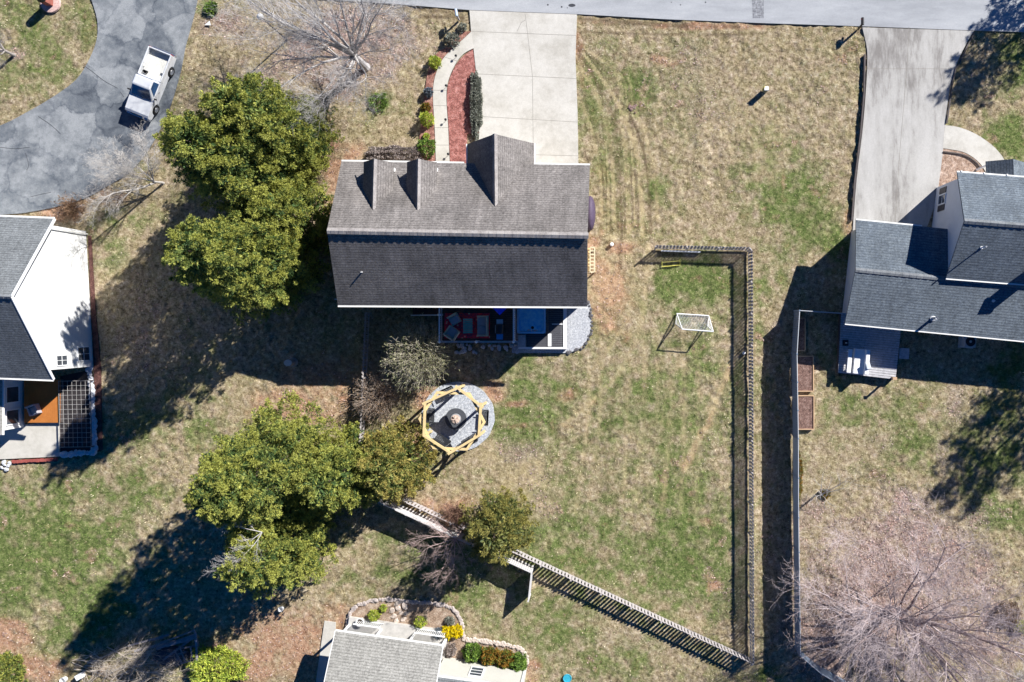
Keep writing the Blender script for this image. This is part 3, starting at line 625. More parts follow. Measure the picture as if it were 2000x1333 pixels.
c0, c1, c2 = P(1869.5, 336.5, H4), P(1884, 432, R4), P(1848, 543.5, H4); o2 = Vector((math.cos(math.radians(-4.5)), math.sin(math.radians(-4.5)), 0))
rf4 = MB().slab([c0, c0+o2*11, c1+o2*11, c1], .15).slab([c2+o2*11, c2, c1, c1+o2*11], .15).build('upper_roof', m_r2, rh)
ridge_cap(rh, c1, c1+o2*11, m_ridge2, .18, rf4, .6)
mb = MB(); mb.beam(c2+Vector((0, -.05, -.07)), c2+o2*11+Vector((0, -.05, -.07)), .1, .11); mb.beam(c0+Vector((0, .05, -.07)), c0+o2*11+Vector((0, .05, -.07)), .1, .11)
for k in range(5): mb.box(c0+o2*(k*1.6+.3)+Vector((0, .09, -.02)), (.09, .1, .1))
build_boxes(mb, 'gutter', m_gutter, rh)
s0, s1 = c0+o2*.28+Vector((-.02, -.35, 0)), c2+o2*.28+Vector((0, .35, 0)); md = (s0+s1)/2
mb = MB(); vs = [Vector((s1.x, s1.y, -.05)), Vector((s0.x, s0.y, -.05)), Vector((s0.x, s0.y, H4+.05)), Vector((md.x, md.y, R4-.2)), Vector((s1.x, s1.y, H4+.05))]
mb.add(vs+[v+o2*10 for v in vs], [(4, 3, 2, 1, 0), (5, 6, 7, 8, 9)]+[(i, (i+1) % 5, 5+(i+1) % 5, 5+i) for i in range(5)]); mb.build('upper_wall', m_siding2, rh)
u = (s0-s1).normalized(); nn = Vector((-u.y, u.x, 0)); nn = nn if nn.x < 0 else -nn
def on_w(y, z): t_ = (y-s0.y)/(s1.y-s0.y); return Vector((s0.x+(s1.x-s0.x)*t_, y, z))+nn*.01
window(rh, on_w(9.02, 1.5), u, nn, .62, 1.25, (1, 2))
for y in (9.68, 8.38): MB().box(on_w(y, 1.5)+nn*.02, (.42, .05, 1.25), ax=Matrix((u, nn, Vector((0, 0, 1)))).transposed()).build('shutter', m_shutter, rh)
def on_slope(px, py, e, rdg):
    """point of the plane through eave point e, ridge point rdg seen at a pixel"""
    h = e.z
    for _ in range(60):
        q = P(px, py, h); dd = rdg-e; hh = e.z+((q-e).xy.dot(dd.xy)/dd.xy.length_squared)*dd.z; h = .6*h+.4*hh
    return P(px, py, h)
b2p = b2+off*((b1-b2).dot(off)); c2p = c2+o2*((c1-c2).dot(o2))
vent(rh, on_slope(1917, 484, c2p, c1), .8, .05, parent=rf4)
vent(rh, on_slope(1822, 622, b2p, b1), .75, .10, parent=rf3, m=m_metal, name='flue_pipe'); vent(rh, on_slope(1940, 588, b2p, b1), .25, .05, parent=rf3)
q = on_slope(2035, 520, c2p, c1); mb = MB(); mb.box((q.x, q.y, q.z+.3), (.7, .6, 1.8)); mb.box((q.x, q.y, q.z+1.25), (.84, .74, .12)); mb.build('chimney', m_brick, rh, rf4)
# entry porch gable
pf, pb = P(1979, 311, 3.4), P(1981, 352, 3.4); hl = Vector((1.45, -.05, 0)); dz = Vector((0, 0, 1.15))
mb = MB(); mb.slab([pf-hl-dz, pb-hl-dz, pb, pf], .1).slab([pb+hl-dz, pf+hl-dz, pf, pb], .1); po = mb.build('porch_roof', m_r2, rh)
for sg in (-1, 1): q = pf+hl*sg*.82; MB().tube([(q.x, q.y-.2, 0), (q.x, q.y-.2, 2.3)], .08, 8).build('porch_post', m_white, rh)
# --- house at the bottom edge
bh = thing('cream_house', 'cream house at the bottom edge with pale grey porch roof and white railings', 'house', P(830, 1345))
ang = math.radians(-7.9); ux = Vector((math.cos(ang), math.sin(ang), 0)); uy = Vector((-math.sin(ang), math.cos(ang), 0)); H5 = 3.0
d0, d1 = P(655, 1233, H5), P(865, 1262.5, H5); back = -uy*7
s5 = d1-d0; r0, r1 = d0+back+Vector((0, 0, 2.2)), d1+back+Vector((0, 0, 2.2))
rf5 = MB().slab([d1, d0, r0, r1], .14).build('porch_roof', m_r4, bh)
mb = MB(); mb.beam(d0+uy*.05+Vector((0, 0, -.06)), d1+uy*.05+Vector((0, 0, -.06)), .1, .11)
mb.beam(d1+Vector((.02, 0, -.08)), r1+Vector((.02, 0, -.08)), .05, .16); mb.beam(d0+Vector((-.02, 0, -.08)), r0+Vector((-.02, 0, -.08)), .05, .16); build_boxes(mb, 'gutter', m_gutter, bh)
mb = MB()
for k in range(0):                                               # worn, pale patch of shingle edges
    q = d0+s5*R.uniform(.38, .62)+back*R.uniform(.24, .40); q.z = H5+(q-d0).dot(-uy)/7*2.2+.015
    mb.add([q, q+ux*.3, q+ux*.3-uy*.035+Vector((0, 0, .011)), q-uy*.035+Vector((0, 0, .011))], [(0, 1, 2, 3)])
k = (d0.xy+d1.xy)/2
fw0, fw1 = d0-uy*2.2+ux*.4, d1-uy*2.2-ux*.4
mb = MB().prism([fw0.xy, fw1.xy, (fw1-uy*8).xy, (fw0-uy*8).xy], -.05, 3.5); mb.build('porch_wall', m_cream, bh)
mb = MB().prism([(d0+uy*.08+ux*.15).xy, (d1+uy*.08-ux*.15).xy, (d1-uy*2.3-ux*.15).xy, (d0-uy*2.3+ux*.15).xy], -.05, .3); mb.build('porch_floor', mat('porch_boards', (.5, .48, .45), .7), bh)
e0, e1 = P(868, 1283), P(1029, 1305); we = (e1-e0).normalized()
mb = MB().prism([e0.xy, e1.xy, (e1-uy*9).xy, (e0-uy*9).xy], -.05, 3.05); mb.build('wall', m_cream, bh)
g0_, g1_ = P(817, 1317.5, 3.1), P(1045, 1349, 3.1); MB().slab([g1_, g0_, g0_-uy*6+Vector((0, 0, 2.2)), g1_-uy*6+Vector((0, 0, 2.2))], .14).build('roof', m_r3, bh)
MB().beam(g0_+uy*.05+Vector((0, 0, -.06)), g1_+uy*.05+Vector((0, 0, -.06)), .1, .11).build('gutter', m_gutter, bh)
wf = window(bh, e0+we*((938-868)/26*1.02)+uy*.012+Vector((0, 0, 1.95)), we, uy, .85, 1.5, (1, 3), depth=.08)
MB().beam(e1+uy*.03+Vector((-.1, 0, 0)), e1+uy*.03+Vector((-.1, 0, 3.0)), .14, .14).build('corner_board', m_white, bh)
def railing(root, a, b_, z0, z1, m, step=.13, rail=.09, bal=.035, name='railing', posts=True):
    a, b_ = Vector(a), Vector(b_); n = max(2, int((b_-a).length/step)); mb = MB(); U = Vector((0, 0, 1))
    mb.beam(a+U*z1, b_+U*z1, rail, .06); mb.beam(a+U*(z0+.1), b_+U*(z0+.1), .05, .05)
    for i in range(1, n): q = a.lerp(b_, i/n); mb.beam(q+U*(z0+.12), q+U*(z1-.03), bal, bal)
    return mb.build(name, m, root)
zb_ = lambda v: Vector((v.x, v.y, 0)); railing(bh, zb_(d0+ux*.75+uy*.0), zb_(d0+s5*.36+uy*.0), .3, 1.25, m_white); railing(bh, zb_(d0+s5*.68+uy*.0), zb_(d1-ux*.2+uy*.0), .3, 1.25, m_white)
mb = MB()
for f in (.03, .34, .66, .97): q = d0+s5*f-uy*.5; mb.beam(Vector((q.x, q.y, .25)), Vector((q.x, q.y, 2.9)), .14, .14)
build_boxes(mb, 'porch_post', m_white, bh)
# ------------------------------------------------------------------ fences
m_wood_g = mat('weathered_wood', (.42, .385, .375), .85, .25, 4, 30)
m_wood_d = mat('dark_weathered_wood', (.10, .085, .08), .85, .35, 4, 30)
m_wood_y = mat('new_pine', (.66, .50, .25), .65, .18, 3, 18)
m_vinyl_shade = mat('shaded_vinyl', (.17, .22, .29), .5, .06)  # white vinyl, with its blue shade put into the panel colour
U = Vector((0, 0, 1))
def picket_fence(a, b_, side, label, m, h=1.2, bay=2.4, step=.25, wd=.170, tilt=0.0):
    a, b_ = Vector(a), Vector(b_); d = (b_-a); L = d.length; d.normalize(); s_ = Vector((d.y, -d.x, 0))*side
    root = thing('picket_fence', label, 'fence', a, 'picket fence runs around the back yard'); n = max(1, round(L/bay)); bl_ = L/n
    for i in range(n):
        p0 = a+d*bl_*i; mb = MB(); k = int(bl_/step)
        for j in range(k):
            q = p0+d*(j+.5)*bl_/k-s_*.035+Vector((R.gauss(0, .006), R.gauss(0, .006), 0)); hh = h+R.uniform(-.025, .025)
            x = d*wd/2; y = s_*.007; zt = U*hh; ze = U*(hh-.05); z0 = U*.04
            ti_ = -s_*tilt; vs = [q-x-y+z0, q+x-y+z0, q+x-y+ze+ti_, q+x*.4-y+zt+ti_, q-x*.4-y+zt+ti_, q-x-y+ze+ti_]
            mb.add(vs+[v+y*2 for v in vs], [(0, 1, 2, 3, 4, 5), (11, 10, 9, 8, 7, 6)]+[(t_, 6+t_, 6+(t_+1) % 6, (t_+1) % 6) for t_ in range(6)])
        mb.build('picket_panel', m, root)
        mb = MB()
        for z in (.12, h-.22): mb.beam(p0-s_*tilt*z/h+U*z, p0+d*bl_-s_*tilt*z/h+U*z, .05, .13)
        mb.build('rail', m, root)
    for i in range(n+1):
        q = a+d*bl_*i+s_*.075; mb = MB(); tp_ = q-s_*tilt*.92; mb.beam(q, tp_+U*(h-.06), .1, .1); mb.lathe(tp_+U*(h-.06), [(.075, 0), (.075, .02), (.02, .06)], 4); mb.build('post', m, root)
    return root
picket_fence(P(1279, 485.5), P(1460.5, 489.5), 1, 'short picket fence run from its free end to the top corner of the back yard', m_wood_g, h=1.3, tilt=.10)
picket_fence(P(1461.5, 491), P(1464.5, 1285), 1, 'long straight picket fence down the right side of the back yard', m_wood_g, h=1.3, tilt=.10)
picket_fence(P(1464, 1285.5), P(712, 936), -1, 'diagonal weathered picket fence along the bottom of the back yard, behind the trees', m_wood_g)
picket_fence(P(722, 612), P(708, 925), -1, 'weathered picket fence left of the olive bush, running down from the house', m_wood_g)
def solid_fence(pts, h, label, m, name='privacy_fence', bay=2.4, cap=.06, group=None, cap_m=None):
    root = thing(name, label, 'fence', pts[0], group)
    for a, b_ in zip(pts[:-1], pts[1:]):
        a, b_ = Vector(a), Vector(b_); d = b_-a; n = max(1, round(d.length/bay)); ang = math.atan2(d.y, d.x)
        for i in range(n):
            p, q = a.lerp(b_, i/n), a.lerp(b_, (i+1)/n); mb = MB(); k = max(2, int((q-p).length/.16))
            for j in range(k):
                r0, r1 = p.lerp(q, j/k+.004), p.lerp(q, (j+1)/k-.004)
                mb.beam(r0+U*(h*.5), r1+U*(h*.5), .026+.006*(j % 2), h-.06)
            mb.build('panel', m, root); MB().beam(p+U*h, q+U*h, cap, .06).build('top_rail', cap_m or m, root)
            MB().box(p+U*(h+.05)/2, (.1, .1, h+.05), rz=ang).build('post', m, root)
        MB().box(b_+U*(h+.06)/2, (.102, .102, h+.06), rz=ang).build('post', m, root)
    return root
solid_fence([P(1644, 613.5), P(1551, 607.5), P(1546, 690), P(1548.5, 850), P(1549, 1000), P(1552.5, 1262), P(1592, 1296), P(1665, 1338)], 1.95, 'tall white vinyl privacy fence in painted blue shade along the right neighbour yard', m_vinyl_shade, cap=.045, cap_m=mat('lit_vinyl_cap', (.5, .52, .54), .5, .06))  # cap is the same vinyl in its lit tone, panels in painted shade
solid_fence([P(752, 972), P(905, 1043), P(1042, 1106), P(1036, 1160)], 1.75, 'solid grey board fence with a short return at its end, below the diagonal picket fence', mat('pale_boards', (.56, .54, .53), .7, .15))

# ------------------------------------------------------------------ deck behind the house and what stands on it
m_deck = mat('stained_deck', (.10, .055, .045), .7, .3, 2, 20); m_deckg = mat('grey_deck', (.46, .45, .46), .8, .4, 5, 20)
def boards(mb, x0, x1, y0, y1, z, along='x', bw=.14, gap=.008, th=.035):
    n = int(((y1-y0) if along == 'x' else (x1-x0))/bw)
    for i in range(n):
        if along == 'x': mb.box(((x0+x1)/2, y0+(i+.5)*(y1-y0)/n, z-th/2), (x1-x0, (y1-y0)/n-gap, th))
        else: mb.box((x0+(i+.5)*(x1-x0)/n, (y0+y1)/2, z-th/2), ((x1-x0)/n-gap, y1-y0, th))
DZ = 2.0
xl, xr = P(858, 0, 3).x, P(1003, 0, 3).x; yb, yt = P(0, 668, 3).y, P(0, 590, HE).y+.35
dk = thing('raised_deck', 'raised dark wooden deck with white balusters behind the middle house', 'deck', ((xl+xr)/2, (yb+yt)/2, 0))
mb = MB(); boards(mb, xl-.05, xr+.05, yb-.08, yt, DZ); mb.build('deck_floor', m_deck, dk)
mb = MB()
for x in (xl, (xl+xr)/2, xr):
    for y in (yb+.05, yt-.4): mb.box((x, y, DZ/2-.1), (.14, .14, DZ-.06))
mb.beam((xl, yb, DZ-.16), (xr, yb, DZ-.16), .05, .2); mb.build('support', m_deck, dk)
railing(dk, (xl, yt-.2, 0), (xl, yb, 0), DZ, DZ+1.0, m_white); railing(dk, (xr, yb, 0), (xr, yt-.2, 0), DZ, DZ+1.0, m_white)
mb = MB(); mb.beam((xl, yb, DZ+1.0), (xr+.55, yb, DZ+1.0), .13, .05); mb.beam((xl, yb, DZ+.12), (xr, yb, DZ+.12), .05, .06)
for i in range(30): x = xl+(xr-xl)*(i+.5)/30; mb.beam((x, yb, DZ+.12), (x, yb, DZ+.98), .03, .03)
mb.build('railing', m_wood_g, dk)
for x, y in ((xl, yb), ((xl+xr)/2, yb), (xr, yb), (xl, P(0, 615, 3).y)):
    mb = MB(); mb.box((x, y, DZ+.53), (.15, .15, 1.06)); mb.lathe((x, y, DZ+1.06), [(.13, 0), (.13, .03), (.03, .1)], 4); mb.build('railing_post', m_white, dk)
mb = MB(); ys = P(0, 616, 2).y
for i in range(9): mb.box((xl-.25-i*.27, ys+.45, DZ-.2-i*.2), (.29, .9, .04))
mb.build('stair', m_deck, dk); MB().beam((xl, ys, DZ+.95), (xl-2.5, ys, .95), .06, .06).beam((xl-2.5, ys, 0), (xl-2.5, ys, 1.0), .08, .08).build('handrail', m_white, dk)
m_rug, t, b = node_mat('red_rug'); co = objco(t); vo = N(t, 'ShaderNodeTexVoronoi'); vo.inputs['Scale'].default_value = 2.6; t.links.new(co, vo.inputs[0])
t.links.new(ramp(t, vo.outputs['Distance'], [(.12, (.8, .65, .45)), (.2, (.85, .07, .10)), (.45, (.75, .04, .07)), (.52, (.2, .05, .15)), (.6, (.8, .06, .08))]), b.inputs['Base Color']); b.inputs['Roughness'].default_value = .95
r0, r1 = P(868, 661, DZ), P(957, 612, DZ); c = (r0+r1)/2
o = tag(MB().prism([(r0.x, r0.y), (r1.x, r0.y), (r1.x, r1.y), (r0.x, r1.y)], DZ+.004, DZ+.018).build('rug', m_rug, base=(c.x, c.y, DZ)), 'red patterned rug lying on the dark raised deck', 'rug')
m_wick = mat('beige_wicker', (.70, .56, .38), .8, .25, 8, 40); m_cush = mat('grey_cushion', (.38, .36, .38), .9, .1)
def seat(name, label, cat, px, wd, dp, rz, z=DZ+.02, back=True, arms=True, wm=m_wick, cm=m_cush, group=None, n=1):
    """faces +y before turning"""
    p = P(*px, z); root = thing(name, label, cat, (0, 0, 0), group)
    mb = MB(); mb.box((0, 0, .19), (wd, dp, .26))
    for x in (-1, 1):
        for y in (-1, 1): mb.box((x*(wd/2-.05), y*(dp/2-.05), .03), (.06, .06, .06))
    mb.build('base', wm, root, bevel=.02)
    if back: MB().box((0, -dp/2+.06, .52), (wd, .12, .42)).build('backrest', wm, root, bevel=.03)
    if arms:
        for x in (-1, 1): MB().box((x*(wd/2-.06), .04, .44), (.12, dp-.1, .24)).build('armrest', wm, root, bevel=.03)
    iw = (wd-(.26 if arms else .04))/n
    for i in range(n): MB().box((-wd/2+(.13 if arms else .02)+iw*(i+.5), .06, .37), (iw-.02, dp-.2, .12)).build('seat_cushion', cm, root, bevel=.03)
    root.location = p; root.rotation_euler = (0, 0, rz); return root
seat('armchair', 'beige wicker armchair on the red rug in the lower left deck corner', 'armchair', (884, 651), .9, .85, math.radians(-35), group=None)
seat('lounge_chair', 'grey cushioned chair turned askew at the top left of the red rug', 'armchair', (889, 624), .75, .72, math.radians(210), arms=False)
seat('sofa', 'long grey cushioned wicker sofa at the right side of the red rug', 'sofa', (944, 637), 1.5, .8, math.radians(90), n=2)
ct = thing('coffee_table', 'low slatted green coffee table in the middle of the red rug', 'table', P(915.5, 637, DZ+.02)); q = ct.location
mb = MB()
for i in range(7): mb.box((q.x, q.y+(i-3)*.155, q.z+.4), (.68, .13, .03))
mb.build('tabletop', mat('green_slats', (.2, .42, .34), .6), ct)
for sx in (-1, 1):
    for sy in (-1, 1): MB().box((q.x+sx*.29, q.y+sy*.46, q.z+.19), (.05, .05, .38)).build('leg', m_black, ct)
gr = thing('gas_grill', 'black gas grill with a blue side shelf near the right deck railing', 'grill', P(979, 643, DZ)); q = gr.location
MB().box(q+U*.42, (.5, .62, .8)).build('cart', m_black, gr, bevel=.02)
mb = MB(); mb.tube([q+Vector((0, y, .86)) for y in (-.36, -.32, .32, .36)], [.2, .27, .27, .2], 14); mb.build('lid', m_black, gr, smooth=False)
MB().box(q+Vector((0, -.55, .85)), (.46, .4, .04)).build('side_shelf', mat('blue_shelf', (.12, .34, .62), .5), gr); MB().box(q+Vector((0, .52, .85)), (.46, .36, .04)).build('side_shelf', m_metal, gr)
MB().tube([q+Vector((-.3, -.3, .95)), q+Vector((-.3, .3, .95))], .018, 6).build('handle', m_metal, gr)
um = thing('patio_umbrella', 'bright blue square patio umbrella half hidden under the rear eave', 'umbrella', (P(977, 600, 4).x, P(0, 616, 4.2).y+1.35, DZ)); q = um.location
mb = MB(); tp = q+U*2.75
co4 = [q+Vector((math.cos(a)*1.35, math.sin(a)*1.35, 2.25)) for a in (math.pi/2*k for k in range(4))]
for k in range(4): mb.add([co4[k], co4[(k+1) % 4], tp], [(0, 1, 2)])
for k in range(4): mb.add([co4[k]-U*.02, co4[(k+1) % 4]-U*.02, tp-U*.03], [(2, 1, 0)])
mb.build('canopy', mat('blue_canvas', (.015, .05, .75), .6), um); MB().tube([q, tp+U*.06], .025, 8).build('pole', m_metal, um)
MB().lathe(q, [(.25, 0), (.25, .06), (.05, .12)], 14).build('base', m_black, um)
# hot tub
ht = thing('hot_tub', 'square blue hot tub full of water beside the raised deck', 'hot tub', P(1040, 618)); q = ht.location
sx, hz = 1.06, .92; x0, y0 = q.x, P(0, 652, hz).y+sx
def rrect(cx, cy, hw, hd, r, n=5):
    out = []
    for k, (sx_, sy_) in enumerate(((1, 1), (-1, 1), (-1, -1), (1, -1))):
        for i in range(n+1):
            a = math.pi/2*(k+i/n); out.append((cx+sx_*(hw-r)+math.cos(a)*r, cy+sy_*(hd-r)+math.sin(a)*r))
    return out
def ring(mb, outer, inner, z0, z1, zi):
    n = len(outer); vs = [Vector((*p, z0)) for p in outer]+[Vector((*p, z1)) for p in outer]+[Vector((*p, z1)) for p in inner]+[Vector((*p, zi)) for p in inner]
    fs = []
    for i in range(n):
        j = (i+1) % n
        for k in range(3): fs.append((k*n+i, k*n+j, (k+1)*n+j, (k+1)*n+i))
    mb.add(vs, fs)
mb = MB(); ring(mb, rrect(x0, y0, sx-.04, sx-.04, .14), rrect(x0, y0, sx-.12, sx-.12, .14), 0, hz-.06, 0); mb.build('cabinet', mat('tub_cabinet', (.08, .07, .08), .6), ht)
m_acr = mat('blue_acrylic', (.30, .66, .95), .25, .12, 2, 8, spec=.5)
mb = MB(); ring(mb, rrect(x0, y0, sx, sx, .16), rrect(x0, y0, sx-.14, sx-.14, .2), hz-.08, hz, .3)
mb.prism(rrect(x0, y0, sx-.1, sx-.1, .2), .2, .34); mb.lathe((x0-.1, y0+.1, .3), [(.42, .05), (.40, .14), (.2, .16)], 20); mb.build('shell', m_acr, ht)
m_wat, t, b = node_mat('tub_water'); co = objco(t); n1 = noise(t, 4, 4, .6, co)
t.links.new(ramp(t, n1.outputs[0], [(.35, (.10, .52, .92)), (.65, (.24, .72, .98))]), b.inputs['Base Color']); b.inputs['Roughness'].default_value = .12; b.inputs['IOR'].default_value = 1.33; bump(t, b, n1.outputs[0], .25, .03)
MB().prism(rrect(x0, y0, sx-.155, sx-.155, .18), .62, .80).build('water', m_wat, ht)
MB().lathe((x0+.08, y0-.62, hz-.13), [(.11, 0), (.11, .04)], 14).build('filter_cap', m_black, ht)
mb = MB()
for i in range(16): mb.lathe((x0-.3+R.uniform(0, .75), y0-.86+R.uniform(0, .08), .80), [(.05, 0), (.045, .012)], 7)
mb.build('foam', m_white, ht)
mb = MB(); z = P(1019, 666, .5); mb.box((z.x, z.y, .3), (.6, .9, .6)); o = tag(mb.build('tub_step', m_deckg, base=(z.x, z.y, 0), bevel=.02), 'grey wooden step block in front of the hot tub', 'step')
# white framed low platform right of the tub
fp = thing('framed_platform', 'low dark boarded platform with a wide white frame beside the hot tub', 'platform', P(1070, 650)); hz = .5
ax0, ax1, ay0, ay1 = P(1028, 0, hz).x, P(1106, 0, hz).x, P(0, 681, hz).y, P(0, 590, hz).y
mb = MB(); boards(mb, P(1071, 0, hz).x, ax1, ay0, ay1, hz-.03); boards(mb, ax0, P(1071, 0, hz).x-.004, ay0, P(0, 652, hz).y, hz-.03); mb.build('deck_floor', mat('charcoal_boards', (.075, .075, .085), .6, .2), fp)
mb = MB()
for a, b_, wd in ((P(1103.5, 590, hz), P(1103.5, 679, hz), .26), (P(1073.5, 652, hz), P(1073.5, 677, hz), .26), (P(1013, 680, hz), P(1107, 680.5, hz), .14), (P(1078, 633.5, hz), P(1099, 633.5, hz), .07)): mb.beam(a, b_, wd, .08)
mb.beam(P(1012, 680.6, .2), P(1107, 681.2, .2), .08, .5); mb.build('frame', m_white, fp)
# stones edging the gravel strip, under the deck and on the flower beds
m_st = [mat('border_stone', (.44, .38, .35), .9, .3, 3, 20), mat('pale_stone', (.56, .47, .40), .9, .25, 3, 20), mat('dark_stone', (.12, .115, .12), .9, .3, 3, 20), mat('white_stone', (.55, .56, .58), .9, .2, 3, 20)]
def stone_mesh(name, m):
    mb = MB(); import_b = []
    prof = [(.35, 0), (.5, .18), (.46, .36), (.28, .5)]; mb.lathe((0, 0, 0), prof, 9); o = mb.build(name, m)
    for v in o.data.vertices: v.co *= R.uniform(.82, 1.15)
    return o
def stones(name, pts, m, label, group, size=(.2, .34), jit=1.0, z=.0):
    src = stone_mesh(name, m); tag(src, label, 'stone', group)
    for i, (x, y) in enumerate(pts):
        o = src if i == 0 else src.copy()
        if i: C.objects.link(o)
        p = P(x+R.uniform(-jit, jit), y+R.uniform(-jit, jit)); s_ = R.uniform(*size); o.location = (p.x, p.y, z-.02); o.scale = (s_*R.uniform(.8, 1.3), s_*R.uniform(.8, 1.2), s_*R.uniform(.7, 1)); o.rotation_euler = (0, 0, R.uniform(0, 6))
def along(line, step):
    out = []; acc = 0
    for (x1, y1), (x2, y2) in zip(line[:-1], line[1:]):
        L = math.hypot(x2-x1, y2-y1)
        while acc < L: out.append((x1+(x2-x1)*acc/L, y1+(y2-y1)*acc/L)); acc += step
        acc -= L
    return out
stones('border_stone', along(smooth_line([(680, 1222), (684, 1200), (700, 1182), (745, 1171), (800, 1176), (860, 1180), (890, 1194), (902, 1220), (906, 1247)], 4), 6), m_st[0], 'rough stone in the curved border of the bottom garden bed', 'stones edging the round garden bed', (.28, .4))
stones('edging_block', along(smooth_line([(907, 1249), (960, 1254), (1010, 1264), (1026, 1279), (1030, 1298)], 4), 6.5), m_st[1], 'pale pinkish block edging the bed of green and orange bushes', 'blocks edging the bush bed', (.32, .42))
stones('dark_stone', along(smooth_line([(1148, 590), (1155, 612), (1154, 642), (1147, 666), (1129, 684), (1106, 691)], 4), 7), m_st[2], 'small dark stone along the edge of the white gravel', 'dark stones edging the gravel strip', (.16, .28), 2)
stones('white_rock', [(R.uniform(885, 1010), R.uniform(673, 690)) for _ in range(34)], m_st[3], 'whitish rock in the shade below the raised deck', 'loose rocks below the deck', (.16, .32))
stones('patio_stone', along([(176, 722), (180, 760), (183, 810), (186, 860), (186, 884), (150, 886), (120, 888)], 8), m_st[3], 'pale stone in the low wall around the left garden bed', 'stones around the left garden bed', (.42, .56), 1)
stones('white_rock', [(R.uniform(2, 24), R.uniform(902, 918)) for _ in range(9)], m_st[3], 'white rock in the pile at the left patio corner', 'white rocks by the left patio', (.2, .34))
stones('flagstone', [(765, 1192), (778, 1188), (770, 1203), (784, 1199), (775, 1214), (788, 1211), (770, 1224), (782, 1226), (792, 1200), (776, 1179), (790, 1184)], m_st[1], 'flat pale flagstone in the small path to the bottom porch', 'flagstones of the garden path', (.5, .62), 1, -.16)

# ------------------------------------------------------------------ swing pergola and fire pit
pg = thing('swing_pergola', 'yellow pine hexagonal pergola with two crossed rings of beams over the gravel circle', 'pergola', P(897, 812))
hx1 = [(854, 767), (917, 769.5), (946, 825), (912, 878), (847, 875), (820, 818)]; hx2 = [(894, 758), (939, 793), (935.5, 851), (880, 884.5), (828, 851), (830.5, 787)]
for ring_, z, ov in ((hx1, 2.55, .04), (hx2, 2.72, .22)):
    pts = [P(x, y, z) for x, y in ring_]
    for i in range(6):
        a, b_ = pts[i], pts[(i+1) % 6]; d = (b_-a).normalized(); MB().beam(a-d*(ov if i in (0, 1, 5) else .05)+U*.003*i, b_+d*(ov if i in (0, 2, 5) else .05)+U*.003*i, .17, .14).build('beam', m_wood_y, pg)
post_xy = []
for x, y in hx2:
    p = P(x, y, 2.6); post_xy.append(p); MB().box((p.x, p.y, 1.24), (.15, .15, 2.48)).build('post', m_wood_y, pg)
m_seat = mat('black_swing', (.03, .032, .036), .5, .2); src = None
tags = ['black hanging swing seat on the right side of the pergola', 'black hanging swing seat at the lower right side of the pergola', 'black hanging swing seat at the lower left side of the pergola', 'black hanging swing seat on the left side of the pergola', 'black hanging swing seat at the upper left side of the pergola']
cen = sum(post_xy, Vector())/6
for k in range(5):
    a, b_ = post_xy[(k+1) % 6], post_xy[(k+2) % 6]; md = (a+b_)/2; d = (b_-a).normalized(); rz = math.atan2(d.y, d.x)
    if src is None:
        src = thing('hanging_swing', tags[0], 'swing', (0, 0, 0), 'swings hanging in the pergola'); mb = MB()
        for i in range(6): mb.box((0, -.2+i*.085, .45), (1.15, .07, .025))
        mb.build('seat_board', m_seat, src); mb = MB()
        for i in range(6): mb.box((0, -.26-.02*i, .52+i*.075), (1.15, .025, .06))
        mb.build('backrest', m_seat, src)
        for x in (-.56, .56): MB().box((x, 0, .66), (.05, .5, .04)).build('armrest', m_seat, src); MB().tube([(x, .1, .46), (x, .0, 2.42)], .012, 5).build('chain', m_metal, src)
        o = src
    else: o = copy_tree(src, label=tags[k])
    # the backrest points away from the centre
    nrm = Vector((math.sin(rz), -math.cos(rz), 0)); rz += 0 if (md-cen).dot(nrm) > 0 else math.pi
    o.location = (md.x, md.y, 0.0); o.rotation_euler = (0, 0, rz)
fpit = thing('fire_pit', 'round black fire pit with a dark rim and pale ashes in the gravel circle', 'fire pit', P(893, 817)); q = fpit.location
MB().lathe(q, [(.55, 0), (.55, .5), (.6, .52)], 28).build('bowl', m_black, fpit)
mb = MB(); n = 28; o1 = [(q.x+math.cos(2*math.pi*i/n)*.80, q.y+math.sin(2*math.pi*i/n)*.80) for i in range(n)]; o2_ = [(q.x+math.cos(2*math.pi*i/n)*.44, q.y+math.sin(2*math.pi*i/n)*.44) for i in range(n)]
ring(mb, o1, o2_, .54, .60, .54); mb.build('rim', mat('charcoal_rim', (.075, .08, .09), .5, .2), fpit)
MB().lathe(q, [(.43, .5), (.40, .61), (.34, .62)], 20).build('inner_ring', m_metal, fpit)
mb = MB(); mb.lathe(q, [(.3, .56), (.33, .66), (.1, .70)], 14)
for i in range(6): a = R.uniform(0, 3.14); v = Vector((math.cos(a), math.sin(a), 0)); mb.tube([q+v*-.22+Vector((0, R.uniform(-.1, .1), .70)), q+v*.22+Vector((0, R.uniform(-.1, .1), .74))], .045, 6)
mb.build('ash', mat('ash_logs', (.52, .40, .33), .9, .5, 8, 20), fpit)
